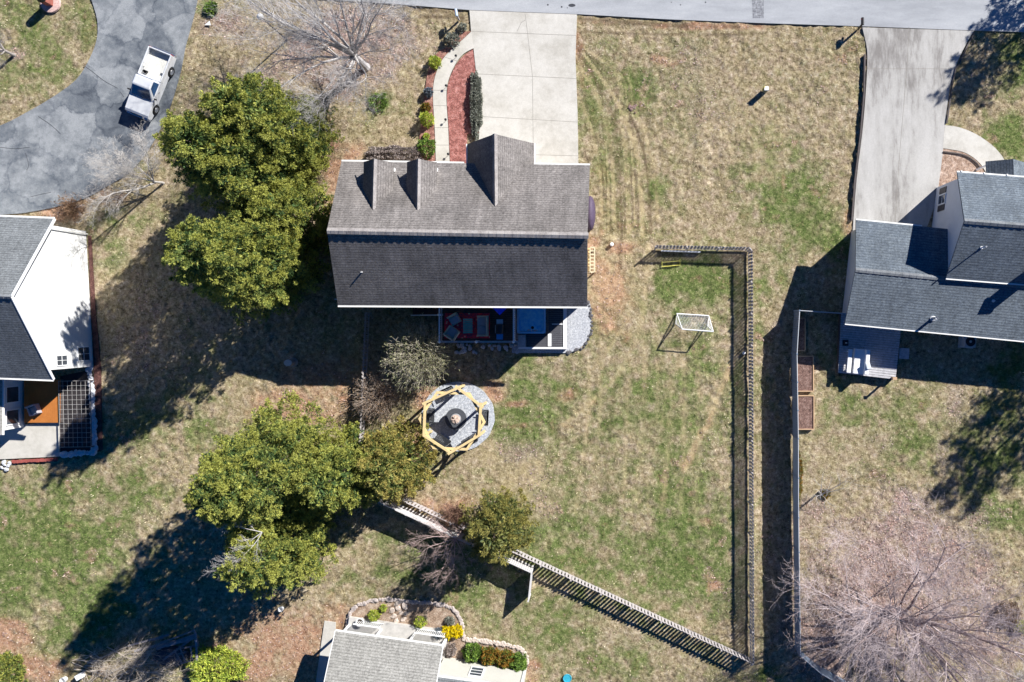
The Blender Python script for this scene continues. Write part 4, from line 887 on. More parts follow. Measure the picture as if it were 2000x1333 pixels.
# ------------------------------------------------------------------ pickup truck
m_paint, t, b = node_mat('silver_paint'); co = objco(t); n1 = noise(t, 2, 3, .5, co)
t.links.new(ramp(t, n1.outputs[0], [(.3, (.62, .63, .65)), (.7, (.70, .71, .72))]), b.inputs['Base Color']); b.inputs['Metallic'].default_value = .1; b.inputs['Roughness'].default_value = .38; b.inputs['Coat Weight'].default_value = .3
m_bed = mat('bed_liner', (.62, .61, .56), .6, .1); m_rubber = mat('tyre_rubber', (.015, .015, .016), .85); m_chrome = mat('chrome', (.7, .7, .72), .2, .05, metal=.9)
m_wind = glass('windscreen', (.02, .06, .14), .05)
tk = thing('pickup_truck', 'silver pickup truck with an open ribbed bed parked on the curved asphalt drive', 'pickup truck', (0, 0, 0))
def xz(mb, prof, y0, y1):
    tmp = MB().prism(prof, y0, y1); return mb.add([Vector((v.x, -v.z, v.y)) for v in tmp.v], tmp.f)
def arch(xc, r=.43, zc=.36, n=8): return [(xc+r*math.cos(math.pi-math.pi*i/n), zc+r*math.sin(math.pi-math.pi*i/n)) for i in range(n+1)]
Wd = .91
side = [(-2.5, .42)]+arch(-1.42)+arch(1.62)+[(2.42, .4), (2.5, .62), (2.46, .88), (2.3, .98), (1.15, 1.08), (-.35, 1.12), (-.35, .78), (-2.5, .78)]
mb = MB(); xz(mb, side, -Wd, Wd); mb.build('body', m_paint, tk, bevel=.08)
mb = MB()
for y in (-1, 1): mb.box((-1.43, y*(Wd-.045), .97), (2.16, .09, .40))
mb.box((-.39, 0, .97), (.09, 1.72, .4)); mb.build('bed_side', m_paint, tk, bevel=.03)
MB().box((-2.5, 0, .96), (.09, 1.64, .4)).build('tailgate', m_paint, tk, bevel=.02)
mb = MB(); mb.box((-1.45, 0, .795), (2.05, 1.62, .03))
for i in range(14): mb.box((-1.45, -.75+i*.115, .818), (2.03, .05, .02))
for y in (-1, 1): mb.box((-1.42, y*.68, .88), (.75, .26, .18))
mb.build('bed_floor', m_bed, tk)
def loft(mb, A, B):
    mb.add(A+B, [(3, 2, 1, 0), (4, 5, 6, 7), (0, 1, 5, 4), (1, 2, 6, 5), (2, 3, 7, 6), (3, 0, 4, 7)])
cb = [Vector(p) for p in ((-.34, -.88, 1.1), (1.22, -.88, 1.08), (1.22, .88, 1.08), (-.34, .88, 1.1))]; ct_ = [Vector(p) for p in ((-.26, -.70, 1.70), (.46, -.70, 1.70), (.46, .70, 1.70), (-.26, .70, 1.70))]
mb = MB(); loft(mb, cb, ct_); mb.build('cab', m_paint, tk, bevel=.09)
def onface(i, j, u0, u1, v0, v1, out):
    a, b_, c, d = cb[i], cb[j], ct_[j], ct_[i]; f = lambda u, v: (a.lerp(b_, u)).lerp(d.lerp(c, u), v); nrm = (b_-a).cross(d-a).normalized()*out
    q = [f(u0, v0)+nrm, f(u1, v0)+nrm, f(u1, v1)+nrm, f(u0, v1)+nrm]; mb = MB(); loft(mb, [v-nrm*2 for v in q], q); return mb
onface(1, 2, .05, .95, .06, .93, .012).build('windscreen', m_wind, tk); onface(3, 0, .1, .9, .25, .9, .012).build('rear_window', m_wind, tk)
onface(0, 1, .1, .80, .12, .90, .012).build('side_window', m_wind, tk); onface(2, 3, .2, .9, .12, .90, .012).build('side_window', m_wind, tk)
MB().tube([(1.2, -.7, 1.12), (1.0, -.1, 1.26)], .012, 4).build('wiper', m_black, tk); MB().tube([(1.2, .05, 1.12), (1.0, .6, 1.26)], .012, 4).build('wiper', m_black, tk)
for y in (-1, 1):
    MB().box((.95, y*1.03, 1.17), (.1, .2, .15)).build('mirror', m_black, tk, bevel=.02)
    MB().box((2.46, y*.68, .76), (.08, .34, .16)).build('headlight', m_chrome, tk); MB().box((-2.55, y*.84, .95), (.04, .1, .3)).build('tail_light', mat('red_lens', (.4, .02, .02), .3), tk)
    MB().box((.4, y*.925, .86), (.12, .02, .03)).build('door_handle', m_black, tk)
    for x in (-1.42, 1.62):
        mb = MB(); mb.tube([(x, y*.72, .36), (x, y*.74, .36), (x, y*.93, .36), (x, y*.95, .36)], [.33, .36, .36, .33], 22); wh = mb.build('wheel', m_rubber, tk)
        MB().tube([(x, y*.93, .36), (x, y*.958, .36)], [.22, .2], 14).build('rim', m_chrome, tk, wh)
MB().box((-2.62, 0, .55), (.16, 1.75, .16)).build('bumper', m_chrome, tk, bevel=.03); MB().box((2.52, 0, .52), (.16, 1.78, .2)).build('bumper', m_chrome, tk, bevel=.03)
MB().box((2.485, 0, .75), (.06, .95, .18)).build('grille', m_black, tk)
a, b_ = P(312, 103, 1.1), P(266, 221, 1.0); mid = a.lerp(b_, .5); d = b_-a
tk.location = (mid.x, mid.y, 0.016); tk.rotation_euler = (0, 0, math.atan2(d.y, d.x)); tk.scale = (1.0, 1.02, 1)
Mx = Matrix.Translation(tk.location)@Matrix.Rotation(tk.rotation_euler.z, 4, 'Z')
q = Mx@Vector((-1.15, -.52, .83)); bx = thing('tool_box', 'white box lying in the open bed of the silver pickup', 'box', q); mb = MB(); mb.box(q+U*.13, (.7, .24, .26), rz=tk.rotation_euler.z); mb.build('case', m_white, bx, bevel=.02); MB().box(q+U*.28, (.72, .26, .03), rz=tk.rotation_euler.z).build('lid', m_bed, bx)
q = Mx@Vector((-.72, -.5, .83)); tag(MB().lathe(q, [(.12, 0), (.15, .26), (.13, .26), (.11, .05)], 12).build('bucket', m_black, base=q), 'small dark bucket in the bed of the silver pickup', 'bucket')

# ------------------------------------------------------------------ things on the lawns
gl = thing('soccer_goal', 'white framed soccer goal with a net standing on the back lawn', 'soccer goal', P(1355, 630))
A0, A1 = P(1319.5, 633), P(1382, 637.5); B0, B1 = P(1322, 613), P(1384, 617); hh = 1.55; T0, T1 = P(1332.5, 643.5, hh), P(1393, 648, hh); r_ = .045
mb = MB(); z = U*r_
mb.tube([A0+z, T0, T1, A1+z], r_, 8); mb.build('goal_frame', m_white, gl)
mb = MB(); mb.tube([A0+z, B0+z, B1+z, A1+z], r_*.9, 8); mb.tube([T0, B0+z], r_*.8, 8); mb.tube([T1, B1+z], r_*.8, 8); mb.build('back_frame', m_white, gl)
mb = MB()
for i in range(1, 20): f = i/20; mb.tube([T0.lerp(T1, f), B0.lerp(B1, f)+z], .006, 3, False)
for i in range(1, 13): f = i/13; mb.tube([T0.lerp(B0, f), T1.lerp(B1, f)], .006, 3, False)
for a, b_, c in ((T0, B0, A0), (T1, B1, A1)):
    for i in range(1, 9): f = i/9; mb.tube([a.lerp(b_, f), c.lerp(b_, f)+z], .006, 3, False)
    for i in range(1, 7): f = i/7; mb.tube([a.lerp(c, f), a.lerp(b_, f)], .006, 3, False)
mb.build('net', mat('white_net', (.75, .75, .75), .8), gl)
m_yel = mat('yellow_tube', (.62, .58, .12), .5)
rb = thing('rebounder_frame', 'thin yellow tube frame standing by the top fence of the back yard', 'frame', P(1310, 521)); a, b_ = P(1293, 521.5), P(1328, 518.5)
MB().tube([a+U*.03+Vector((0, .45, 0)), a+U*.03, b_+U*.03, b_+U*.03+Vector((0, .45, 0))], .035, 7).build('base_bar', m_yel, rb); MB().tube([a+U*.03, a+Vector((.02, .3, .45)), b_+Vector((-.02, .3, .45)), b_+U*.03], .012, 6).build('top_bar', m_yel, rb)
mb = MB(); a, b_ = P(1291, 486.5, 0), P(1368, 489, 0); mb.beam(a+Vector((0, -.16, .16)), b_+Vector((0, -.16, .16)), .1, .24); tag(mb.build('plank', m_white, base=(a+b_)/2, bevel=.01), 'long white plank leaning at the foot of the top picket fence', 'plank')
def ball(name, px, r, m, label, cat):
    p = P(*px); n = 9; return tag(MB().lathe(p, [(max(.004, r*math.sin(math.pi*i/n)), r-r*math.cos(math.pi*i/n)) for i in range(n+1)], 14).build(name, m, base=p, smooth=True), label, cat)
ball('ball', (1452.5, 690), .13, m_white, 'white ball lying inside the long right picket fence', 'ball')
MB_ = MB(); p = P(1195, 478); MB_.lathe(p, [(.15, 0), (.15, .1), (.13, .22), (.05, .25)], 12); tag(MB_.build('valve_box', m_white, base=p), 'small white round cap on the bare dirt right of the house', 'valve cap')
p = P(1108, 1325); tag(MB().lathe(p, [(.30, 0), (.33, .05), (.30, .09), (.27, .05), (.1, .05)], 20).build('lid', mat('teal_plastic', (.04, .36, .48), .5), base=p), 'round teal plastic lid lying on the lawn at the bottom edge', 'lid')
p = P(406, 47); mb = MB(); mb.add([p+Vector((-.25, -.1, .03)), p+Vector((.22, -.12, .03)), p+Vector((.16, .2, .08)), p+Vector((-.25, -.1, .0)), p+Vector((.22, -.12, .0)), p+Vector((.16, .2, .05))], [(0, 1, 2), (5, 4, 3), (0, 3, 4, 1), (1, 4, 5, 2), (2, 5, 3, 0)]); tag(mb.build('paper', m_white, base=p), 'white scrap of paper on the leaves right of the asphalt drive', 'paper')
p = P(1237, 212); mb = MB(); [mb.lathe(p+Vector((R.gauss(0, .16), R.gauss(0, .14), -.05)), [(R.uniform(.06, .16), 0), (.05, R.uniform(.03, .07))], 7) for _ in range(16)]; tag(mb.build('dirt_clods', mat('clod_dirt', (.24, .16, .14), .95, .5, 5, 20), base=p), 'small heap of brownish dirt clods in the tyre tracks on the right lawn', 'dirt heap')
# utility pedestal: two short posts
ped = thing('utility_pedestal', 'white topped utility pedestal with a thin marker post on the dry right lawn', 'utility box', P(1493, 179)); q = ped.location
MB().box(q+U*.4, (.26, .24, .8)).build('cabinet', mat('green_cabinet', (.12, .16, .13), .6), ped); MB().box(q+U*.83, (.32, .3, .08)).build('cap', m_white, ped, bevel=.02); a = P(1489, 176.5); MB().tube([a, a+U*.95], .045, 8).build('marker_post', mat('yellow_marker', (.7, .6, .1), .5), ped)
def mailbox(px, label, rz, pm, bm, h=1.05):
    q = P(*px); root = thing('mailbox', label, 'mailbox', (0, 0, 0)); MB().box((0, 0, h/2), (.11, .11, h)).build('post', pm, root); MB().box((.18, 0, h-.16), (.5, .07, .07)).build('arm', pm, root)
    mb = MB(); prof = [(-.1, 0), (.1, 0), (.1, .12)]+[(.1*math.cos(a), .12+.1*math.sin(a)) for a in (math.pi*i/8 for i in range(1, 8))]+[(-.1, .12)]
    tmp = MB().prism(prof, -.26, .26); mb.add([Vector((v.z+.18, v.x, v.y+h)) for v in tmp.v], tmp.f); mb.build('box', bm, root); MB().box((.3, .11, h+.16), (.03, .02, .14)).build('flag', mat('red_flag', (.5, .03, .03), .5), root)
    root.location = q; root.rotation_euler = (0, 0, rz); return root
mailbox((1675.5, 58), 'black mailbox on a post at the corner of the right concrete driveway', math.radians(90), m_black, m_black, 1.15)
mailbox((897, 40), 'pale blue mailbox on a wooden post beside the middle driveway', math.radians(100), m_wood_g, mat('pale_blue_box', (.4, .48, .58), .5), 1.0)
lp = thing('street_lamp', 'slim lamp post with a white globe among the branches of the pale bare tree', 'street lamp', P(560, 78)); q = lp.location
MB().tube([q, q+U*.6, q+U*4.6], [.08, .05, .04], 10).build('pole', m_black, lp); MB().lathe(q+U*4.6, [(.1, 0), (.2, .12), (.24, .28), (.18, .45), (.05, .52)], 14).build('lamp_globe', m_white, lp, smooth=True)
pl = thing('brick_post', 'stubby brick mailbox post ringed by flowers at the top left corner', 'mailbox post', P(100, 7)); q = pl.location
MB().box(q+U*.55, (.5, .5, 1.1)).build('pillar', m_brick, pl); MB().lathe(q+U*1.1, [(.36, 0), (.36, .1), (.3, .34), (.05, .5)], 12).build('cap', m_black, pl); MB().lathe(q, [(.75, 0), (.72, .14), (.5, .16)], 18).build('flower_ring', mat('pink_flowers', (.55, .38, .34), .9, .5, 9, 25), pl)
st = thing('tree_stump', 'grey cut tree stump standing on the bare ground left of the house', 'stump', P(571, 708)); q = st.location
MB().lathe(q, [(.36, 0), (.27, .12), (.24, .5), (.25, .9)], 13, 1.25, 1).build('trunk', mat('grey_bark', (.33, .30, .28), .9, .35, 4, 25, bmp=.5), st); MB().lathe(q+U*.9, [(.24, 0), (.23, .015)], 13, 1.25, 1).build('cut_face', mat('cut_wood', (.55, .52, .48), .8, .15), st)
p = P(551, 1188); tag(MB().lathe(p, [(.16, 0), (.2, .34), (.18, .34), (.15, .05)], 14).build('bucket', m_white, base=p), 'white bucket at the edge of the shade below the left evergreens', 'bucket')
p = P(707, 1211); pt = thing('urn_planter', 'white round urn standing in the bottom garden bed', 'planter', p); MB().lathe(p, [(.18, 0), (.1, .15), (.28, .5), (.32, .62), (.26, .62), (.22, .5)], 18).build('urn', mat('white_stone_urn', (.68, .68, .68), .7), pt); MB().lathe(p+U*.5, [(.24, 0), (.2, .05)], 14).build('soil', mat('potting_soil', (.05, .035, .025), .95), pt)
# timber edging along the right driveway
mb = MB(); ln = [(1688, 108), (1687, 180), (1680, 262), (1669, 352), (1663, 432)]
for a, b_ in zip(ln[:-1], ln[1:]): mb.beam(P(*a)+U*.09, P(*b_)+U*.09, .12, .20)
tag(mb.build('driveway_edging', m_wood_d, base=P(1685, 200)), 'low dark timber edging along the left side of the right driveway', 'edging')
mb = MB(); ln = [(1902, 66), (1888, 92), (1873, 125), (1866, 135), (1858, 170), (1853, 210), (1848, 242)]
for i, (a, b_) in enumerate(zip(ln[:-1], ln[1:])): mb.beam(P(*a)+U*.05+U*.003*i, P(*b_)+U*.05+U*.003*i, .10, .12)
tag(mb.build('driveway_edging', m_wood_d, base=P(1860, 160)), 'low dark edging along the right side of the right driveway', 'edging')
mb = MB(); ln = smooth_line([(1842, 297), (1880, 303), (1902, 315), (1915, 330)], 3)
for i, (a, b_) in enumerate(zip(ln[:-1], ln[1:])): mb.beam(P(*a)+U*.06+U*.002*i, P(*b_)+U*.06+U*.002*i, .08, .14)
tag(mb.build('bed_edging', m_wood_d, base=P(1880, 305)), 'dark curved edging of the leafy bed under the small walk', 'edging')
# raised beds by the vinyl fence
m_cedar = mat('cedar_board', (.50, .33, .20), .8, .2, 3, 20); m_soil = stained('dark_soil', (.17, .10, .08), (.07, .04, .035), (.27, .18, .15), 4, 1, fine=16, grainy=.6)
for (x0, y0, x1, y1), lab in zip(((1555, 622, 1571, 685), (1556, 696, 1587, 764), (1557, 773, 1588, 838)), ('narrow raised garden bed in the shade at the top of the vinyl fence', 'cedar raised bed with dark crumbly soil by the vinyl fence, half shaded at its top', 'cedar raised bed with smooth brown soil, lowest of the three along the vinyl fence')):
    a, b_ = P(x0, y1), P(x1, y0); rb = thing('raised_bed', lab, 'garden bed', (a+b_)/2, 'raised beds along the vinyl fence'); mb = MB()
    mb.beam((a.x, a.y, .15), (b_.x, a.y, .15), .07, .3); mb.beam((a.x, b_.y, .15), (b_.x, b_.y, .15), .07, .3); mb.beam((a.x, a.y+.035, .15), (a.x, b_.y-.035, .15), .07, .297); mb.beam((b_.x, a.y+.035, .15), (b_.x, b_.y-.035, .15), .07, .297); mb.build('frame', m_cedar, rb)
    MB().prism([(a.x+.02, a.y+.02), (b_.x-.02, a.y+.02), (b_.x-.02, b_.y-.02), (a.x+.02, b_.y-.02)], 0, .23).build('soil', m_soil, rb)
# deck of the right house
nd_ = thing('low_deck', 'low grey wooden deck behind the slate roofed house, its lower edge in the sun', 'deck', P(1698, 690)); hz = .55
qa, qb, qc, qd = P(1643, 612, hz), P(1762, 622, hz), P(1749, 742, hz), P(1637, 729, hz); mb = MB(); n = 26
for i in range(n):
    f0, f1 = i/n, (i+.86)/n; vs = [qa.lerp(qd, f0), qb.lerp(qc, f0), qb.lerp(qc, f1), qa.lerp(qd, f1)]; mb.add(vs+[v-U*.04 for v in vs], [(3, 2, 1, 0), (4, 5, 6, 7), (0, 1, 5, 4), (1, 2, 6, 5), (2, 3, 7, 6), (3, 0, 4, 7)])
mb.build('deck_floor', m_deckg, nd_); mb = MB()
for a, b_ in ((qa, qd), (qd, qc), (qc, qb)): mb.beam(a-U*.3, b_-U*.3, .06, .5)
mb.build('skirt', m_wood_d, nd_); s0_ = P(1756, 682, .3); mb = MB(); mb.beam(s0_+Vector((.4, .05, 0)), s0_+Vector((.35, -.75, 0)), .75, .06); mb.beam(s0_+Vector((.62, .05, -.14)), s0_+Vector((.57, -.75, -.14)), .35, .06); mb.build('step', m_deckg, nd_)
a = qc+Vector((-.25, .15, 0)); MB().box(a+U*.45, (.12, .12, .9)).box(a+U*.93+Vector((-.1, 0, 0)), (.3, .2, .06)).build('railing_post', m_cedar, nd_)
m_wc = mat('white_cushion', (.80, .80, .80), .8, .04)
so_ = thing('outdoor_sofa', 'white outdoor sofa with long cushions on the low grey deck', 'sofa', (0, 0, 0))
mb = MB(); mb.box((0, 0, .17), (.78, 1.85, .30)); mb.build('base', m_wc, so_, bevel=.02); MB().box((0, 0, .40), (.8, 1.85, .16)).build('seat_cushion', m_wc, so_, bevel=.04); MB().box((.5, 0, .45), (.3, 1.85, .72)).build('backrest', m_wc, so_, bevel=.05); MB().box((.55, -.25, .88), (.34, .5, .14), rz=.35).build('pillow', mat('pale_pillow', (.62, .66, .70), .9), so_, bevel=.05)
so_.location = P(1675, 706, hz); so_.rotation_euler = (0, 0, math.radians(-5))
bn = thing('narrow_bench', 'narrow white bench at the left edge of the low grey deck', 'bench', (0, 0, 0)); MB().box((0, 0, .45), (.32, 1.75, .1)).build('seat', m_wc, bn, bevel=.03)
for y in (-.7, .7): MB().box((0, y, .2), (.28, .08, .40)).build('leg', m_wc, bn)
bn.location = P(1656, 705, hz); bn.rotation_euler = (0, 0, math.radians(-5))
p = P(1651, 670, hz); ub = thing('umbrella_base', 'small black umbrella base with a short white tube on the low deck', 'umbrella base', p); MB().box(p+U*.05, (.42, .42, .1)).build('plate', m_black, ub); MB().tube([p+U*.1, p+U*.4], .04, 8).build('tube', m_white, ub)
ac = thing('air_conditioner', 'grey air conditioner unit on a pad behind the slate roofed house', 'air conditioner', P(1886, 667)); q = ac.location
MB().box(q+U*.05, (1.1, 1.0, .1), rz=-.08).build('pad', m_conc, ac); MB().box(q+U*.5, (.85, .85, .8), rz=-.08).build('cabinet', mat('ac_grey', (.42, .44, .45), .5, .1), ac, bevel=.03); MB().lathe(q+U*.9, [(.36, 0), (.36, .03), (.33, .03), (.32, .01)], 22).build('fan_grille', m_black, ac); MB().lathe(q+U*.915, [(.1, 0), (.08, .03)], 12).build('fan_hub', m_metal, ac)
# east side of the middle house: covered pile and wooden stair
p = P(1153, 418); cv = thing('covered_boat', 'long dark purple tarpaulin cover against the right wall of the middle house', 'tarpaulin', p)
mb = MB(); mb.lathe(p, [(1.30, .05), (1.34, .3), (1.25, .7), (.95, .98), (.5, 1.12), (.1, 1.16)], 26, .30, .98); o = mb.build('cover', mat('purple_tarp', (.085, .06, .10), .6, .25, 3, 12, bmp=.4), cv, smooth=True)
cv.name = 'covered_pile'; tag(cv, 'long pile under a dark purple tarpaulin against the right wall of the middle house', 'covered pile')
mb = MB(); mb.tube([p+Vector((-.28, y, 1.10+.05*math.cos(y*3))) for y in (-.9, -.3, .3, .9)], .02, 5); mb.build('rope', m_black, cv)
sw = thing('wooden_stair', 'small yellowish wooden side stair with a slatted landing by the right wall of the house', 'stair', P(1152, 508)); q = sw.location; mb = MB(); x0, x1 = P(1140, 0, .8).x, P(1162, 0, .8).x; y0, y1 = P(0, 532, .8).y, P(0, 484, .8).y
boards(mb, x0, x1-.35, y0, y1, .8, 'x', .2, .06); mb.build('landing', m_wood_y, sw)
mb = MB(); n = 7
for i in range(n+1): y = y0+(y1-y0)*i/n; mb.beam((x1-.05, y, 1.0), (x1-.33, y, 1.0), .09, .05)
mb.beam((x1-.02, y0, 1.0), (x1-.02, y1, 1.0), .09, .06); mb.beam((x1-.35, y0, 1.0), (x1-.35, y1, 1.0), .07, .06); mb.build('railing', mat('yellowed_rail', (.56, .50, .34), .7), sw)
mb = MB()
for y in (y0+.05, y1-.05): mb.beam((x1-.03, y, 0), (x1-.03, y, .97), .09, .09)
mb.build('post', m_wood_y, sw)
# left house: deck, wire panel, brick edging
ld = thing('orange_deck', 'orange brown wooden deck behind the white house, one corner lit by the sun', 'deck', P(83, 785)); mb = MB(); a, b_ = P(47, 826, .35), P(118, 742, .35); boards(mb, a.x, b_.x, a.y, b_.y, .35, 'y', .15); mb.build('deck_floor', mat('orange_stain', (.42, .15, .035), .6, .2, 2, 15), ld); MB().beam((a.x, a.y, .16), (b_.x, a.y, .16), .05, .34).beam((b_.x, a.y, .16), (b_.x, b_.y, .16), .05, .34).build('skirt', m_wood_d, ld)
seat('patio_chair', 'grey patio chair in the shade on the orange brown deck', 'chair', (72, 800), .7, .75, math.radians(200), z=.36, arms=True, wm=m_cush, cm=mat('slate_cushion', (.3, .32, .36), .9))
gt = thing('garden_trellis', 'white wire grid panel laid over the shaded bed by the left patio', 'trellis', P(149, 818)); mb = MB(); cs_ = [P(114, 745, .55), P(175, 744, .55), P(178, 873, .55), P(117, 874, .55)]
for i in range(8): f = i/7; mb.tube([cs_[0].lerp(cs_[1], f), cs_[3].lerp(cs_[2], f)], .008, 4)
for i in range(15): f = i/14; mb.tube([cs_[0].lerp(cs_[3], f)+U*.02, cs_[1].lerp(cs_[2], f)+U*.02], .008, 4)
mb.build('wire_grid', mat('wire_white', (.6, .58, .55), .5), gt); mb = MB()
for q in cs_: mb.beam(Vector((q.x, q.y, 0)), q, .07, .07)
for i in range(4): mb.beam(cs_[i]-U*.06, cs_[(i+1) % 4]-U*.06, .05, .06)
mb.build('frame', m_wood_d, gt)
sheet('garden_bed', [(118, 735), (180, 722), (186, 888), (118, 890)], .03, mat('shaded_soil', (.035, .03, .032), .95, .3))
mb = MB()
for i in range(26): p = P(26+i*3.4, 902-.18*i+R.uniform(-.5, .5)); mb.box(p+U*.05, (.11, .22+R.uniform(-.03, .03), .12), rz=R.uniform(-.06, .06))
tag(mb.build('brick_edging', mat('brick_paver', (.33, .085, .07), .85, .3), base=P(68, 900)), 'row of red bricks edging the bottom of the left patio', 'edging')
# plank pile in the shade at the bottom left
m_pl = mat('old_planks', (.26, .24, .25), .85, .4, 3, 15)
pp = thing('plank_pile', 'heap of old grey planks and poles in the shade at the bottom left', 'plank pile', P(345, 1270)); mb = MB()
for x0, y0, x1, y1, z in ((300, 1262, 378, 1232, .5), (305, 1268, 382, 1240, .55), (325, 1262, 380, 1246, .62), (379, 1230, 388, 1262, .66), (382, 1236, 385, 1290, .7), (381, 1250, 396, 1292, .5), (350, 1262, 362, 1292, .5), (340, 1270, 356, 1296, .4), (372, 1262, 376, 1288, .45), (318, 1290, 372, 1250, .35), (250, 1262, 330, 1240, .4), (262, 1272, 345, 1252, .3)):
    mb.beam(P(x0, y0, z), P(x1, y1, z+R.uniform(-.1, .2)), R.uniform(.08, .2), .05)
for i in range(10): a = P(R.uniform(290, 360), R.uniform(1250, 1300), .2); mb.beam(a, a+Vector((R.uniform(.8, 1.8), R.uniform(.2, .8), R.uniform(0, .2))), .12, .04)
mb.build('planks', m_pl, pp)
mb = MB(); mb.lathe(P(335, 1282), [(1.1, 0), (.9, .25), (.4, .34)], 15, 1.3, .7); mb.build('tarp', mat('dark_tarp', (.06, .065, .085), .6, .3, 2, 8, bmp=.5), pp)
mb = MB(); p = P(161, 1318); mb.box(p+U*.25, (.55, .4, .5), rz=.5); tag(mb.build('bin', m_white, base=p, bevel=.03), 'white plastic bin behind the brush pile at the bottom left', 'bin')
p = P(128, 1326); tag(MB().lathe(p, [(.18, 0), (.22, .4), (.2, .4), (.17, .06)], 12).build('bucket', m_white, base=p), 'white bucket at the bottom left edge beside the brush', 'bucket')
# path lights along the front walk
src = None
for x, y in ((873, 170), (872, 236), (877, 303), (892, 112)):
    p = P(x, y)
    if src is None:
        src = thing('path_light', 'small dark path light at the edge of the front walk', 'path light', p, 'path lights along the front walk'); MB().tube([p, p+U*.35], .015, 6).build('stake', m_black, src); MB().lathe(p+U*.35, [(.09, 0), (.1, .03), (.03, .09)], 10).build('lamp_head', m_black, src)
    else: copy_tree(src, loc=p)
# ------------------------------------------------------------------ trees, shrubs
def leaf_mat(name, trans=.25, rough=.55):
    m, t, b = node_mat(name); a_ = N(t, 'ShaderNodeAttribute', attribute_name='Col'); t.links.new(a_.outputs['Color'], b.inputs['Base Color'])
    b.inputs['Roughness'].default_value = rough; b.inputs['Specular IOR Level'].default_value = .25
    tr = N(t, 'ShaderNodeBsdfTranslucent'); t.links.new(a_.outputs['Color'], tr.inputs[0]); mx = N(t, 'ShaderNodeMixShader'); mx.inputs[0].default_value = trans
    t.links.new(b.outputs[0], mx.inputs[1]); t.links.new(tr.outputs[0], mx.inputs[2]); t.links.new(mx.outputs[0], t.nodes['Material Output'].inputs['Surface']); return m
m_leaf = leaf_mat('foliage', .14, .6)
m_bark = mat('bark', (.20, .15, .12), .9, .35, 4, 25, bmp=.4); m_barkg = mat('pale_bark', (.45, .425, .41), .9, .3, 4, 25, bmp=.3)
def unit(v): return v/np.maximum(np.linalg.norm(v, axis=-1, keepdims=True), 1e-6)
def leaves(cen, axis, colr, k, L, wd, g, spread=.8, droop=0.0):
    """k diamond leaves around each tuft"""
    n = len(cen); c = np.repeat(cen, k, 0); ax = np.repeat(axis, k, 0)
    d = unit(ax+g.normal(0, spread, (n*k, 3))); d[:, 2] -= droop; d = unit(d)
    s_ = unit(np.cross(d, g.normal(0, 1, (n*k, 3)))); ln = g.uniform(L*.6, L*1.3, (n*k, 1)); w_ = g.uniform(wd*.7, wd*1.3, (n*k, 1))
    st = c+d*ln*.08
    V = np.stack([st, st+d*ln*.45+s_*w_, st+d*ln, st+d*ln*.45-s_*w_], 1).reshape(-1, 3)
    cc = np.repeat(colr, k, 0)*g.uniform(.8, 1.2, (n*k, 1)); return V, np.repeat(cc, 4, 0)
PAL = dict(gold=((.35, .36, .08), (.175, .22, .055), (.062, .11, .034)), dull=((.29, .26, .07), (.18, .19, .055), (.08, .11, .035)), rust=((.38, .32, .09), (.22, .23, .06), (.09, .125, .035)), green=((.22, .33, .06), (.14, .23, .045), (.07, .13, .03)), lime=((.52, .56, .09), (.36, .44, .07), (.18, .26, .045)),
    olive=((.38, .36, .22), (.26, .26, .14), (.15, .17, .08)), grey=((.34, .35, .29), (.23, .24, .20), (.13, .14, .11)), yellow=((.85, .72, .01), (.8, .62, .01), (.5, .42, .02)), orange=((.32, .17, .03), (.16, .17, .03), (.07, .12, .025)), brown=((.26, .17, .10), (.17, .11, .07), (.1, .065, .045)), blue=((.22, .26, .30), (.14, .17, .2), (.08, .1, .12)), mauve=((.42, .36, .33), (.29, .24, .215), (.16, .13, .12)))
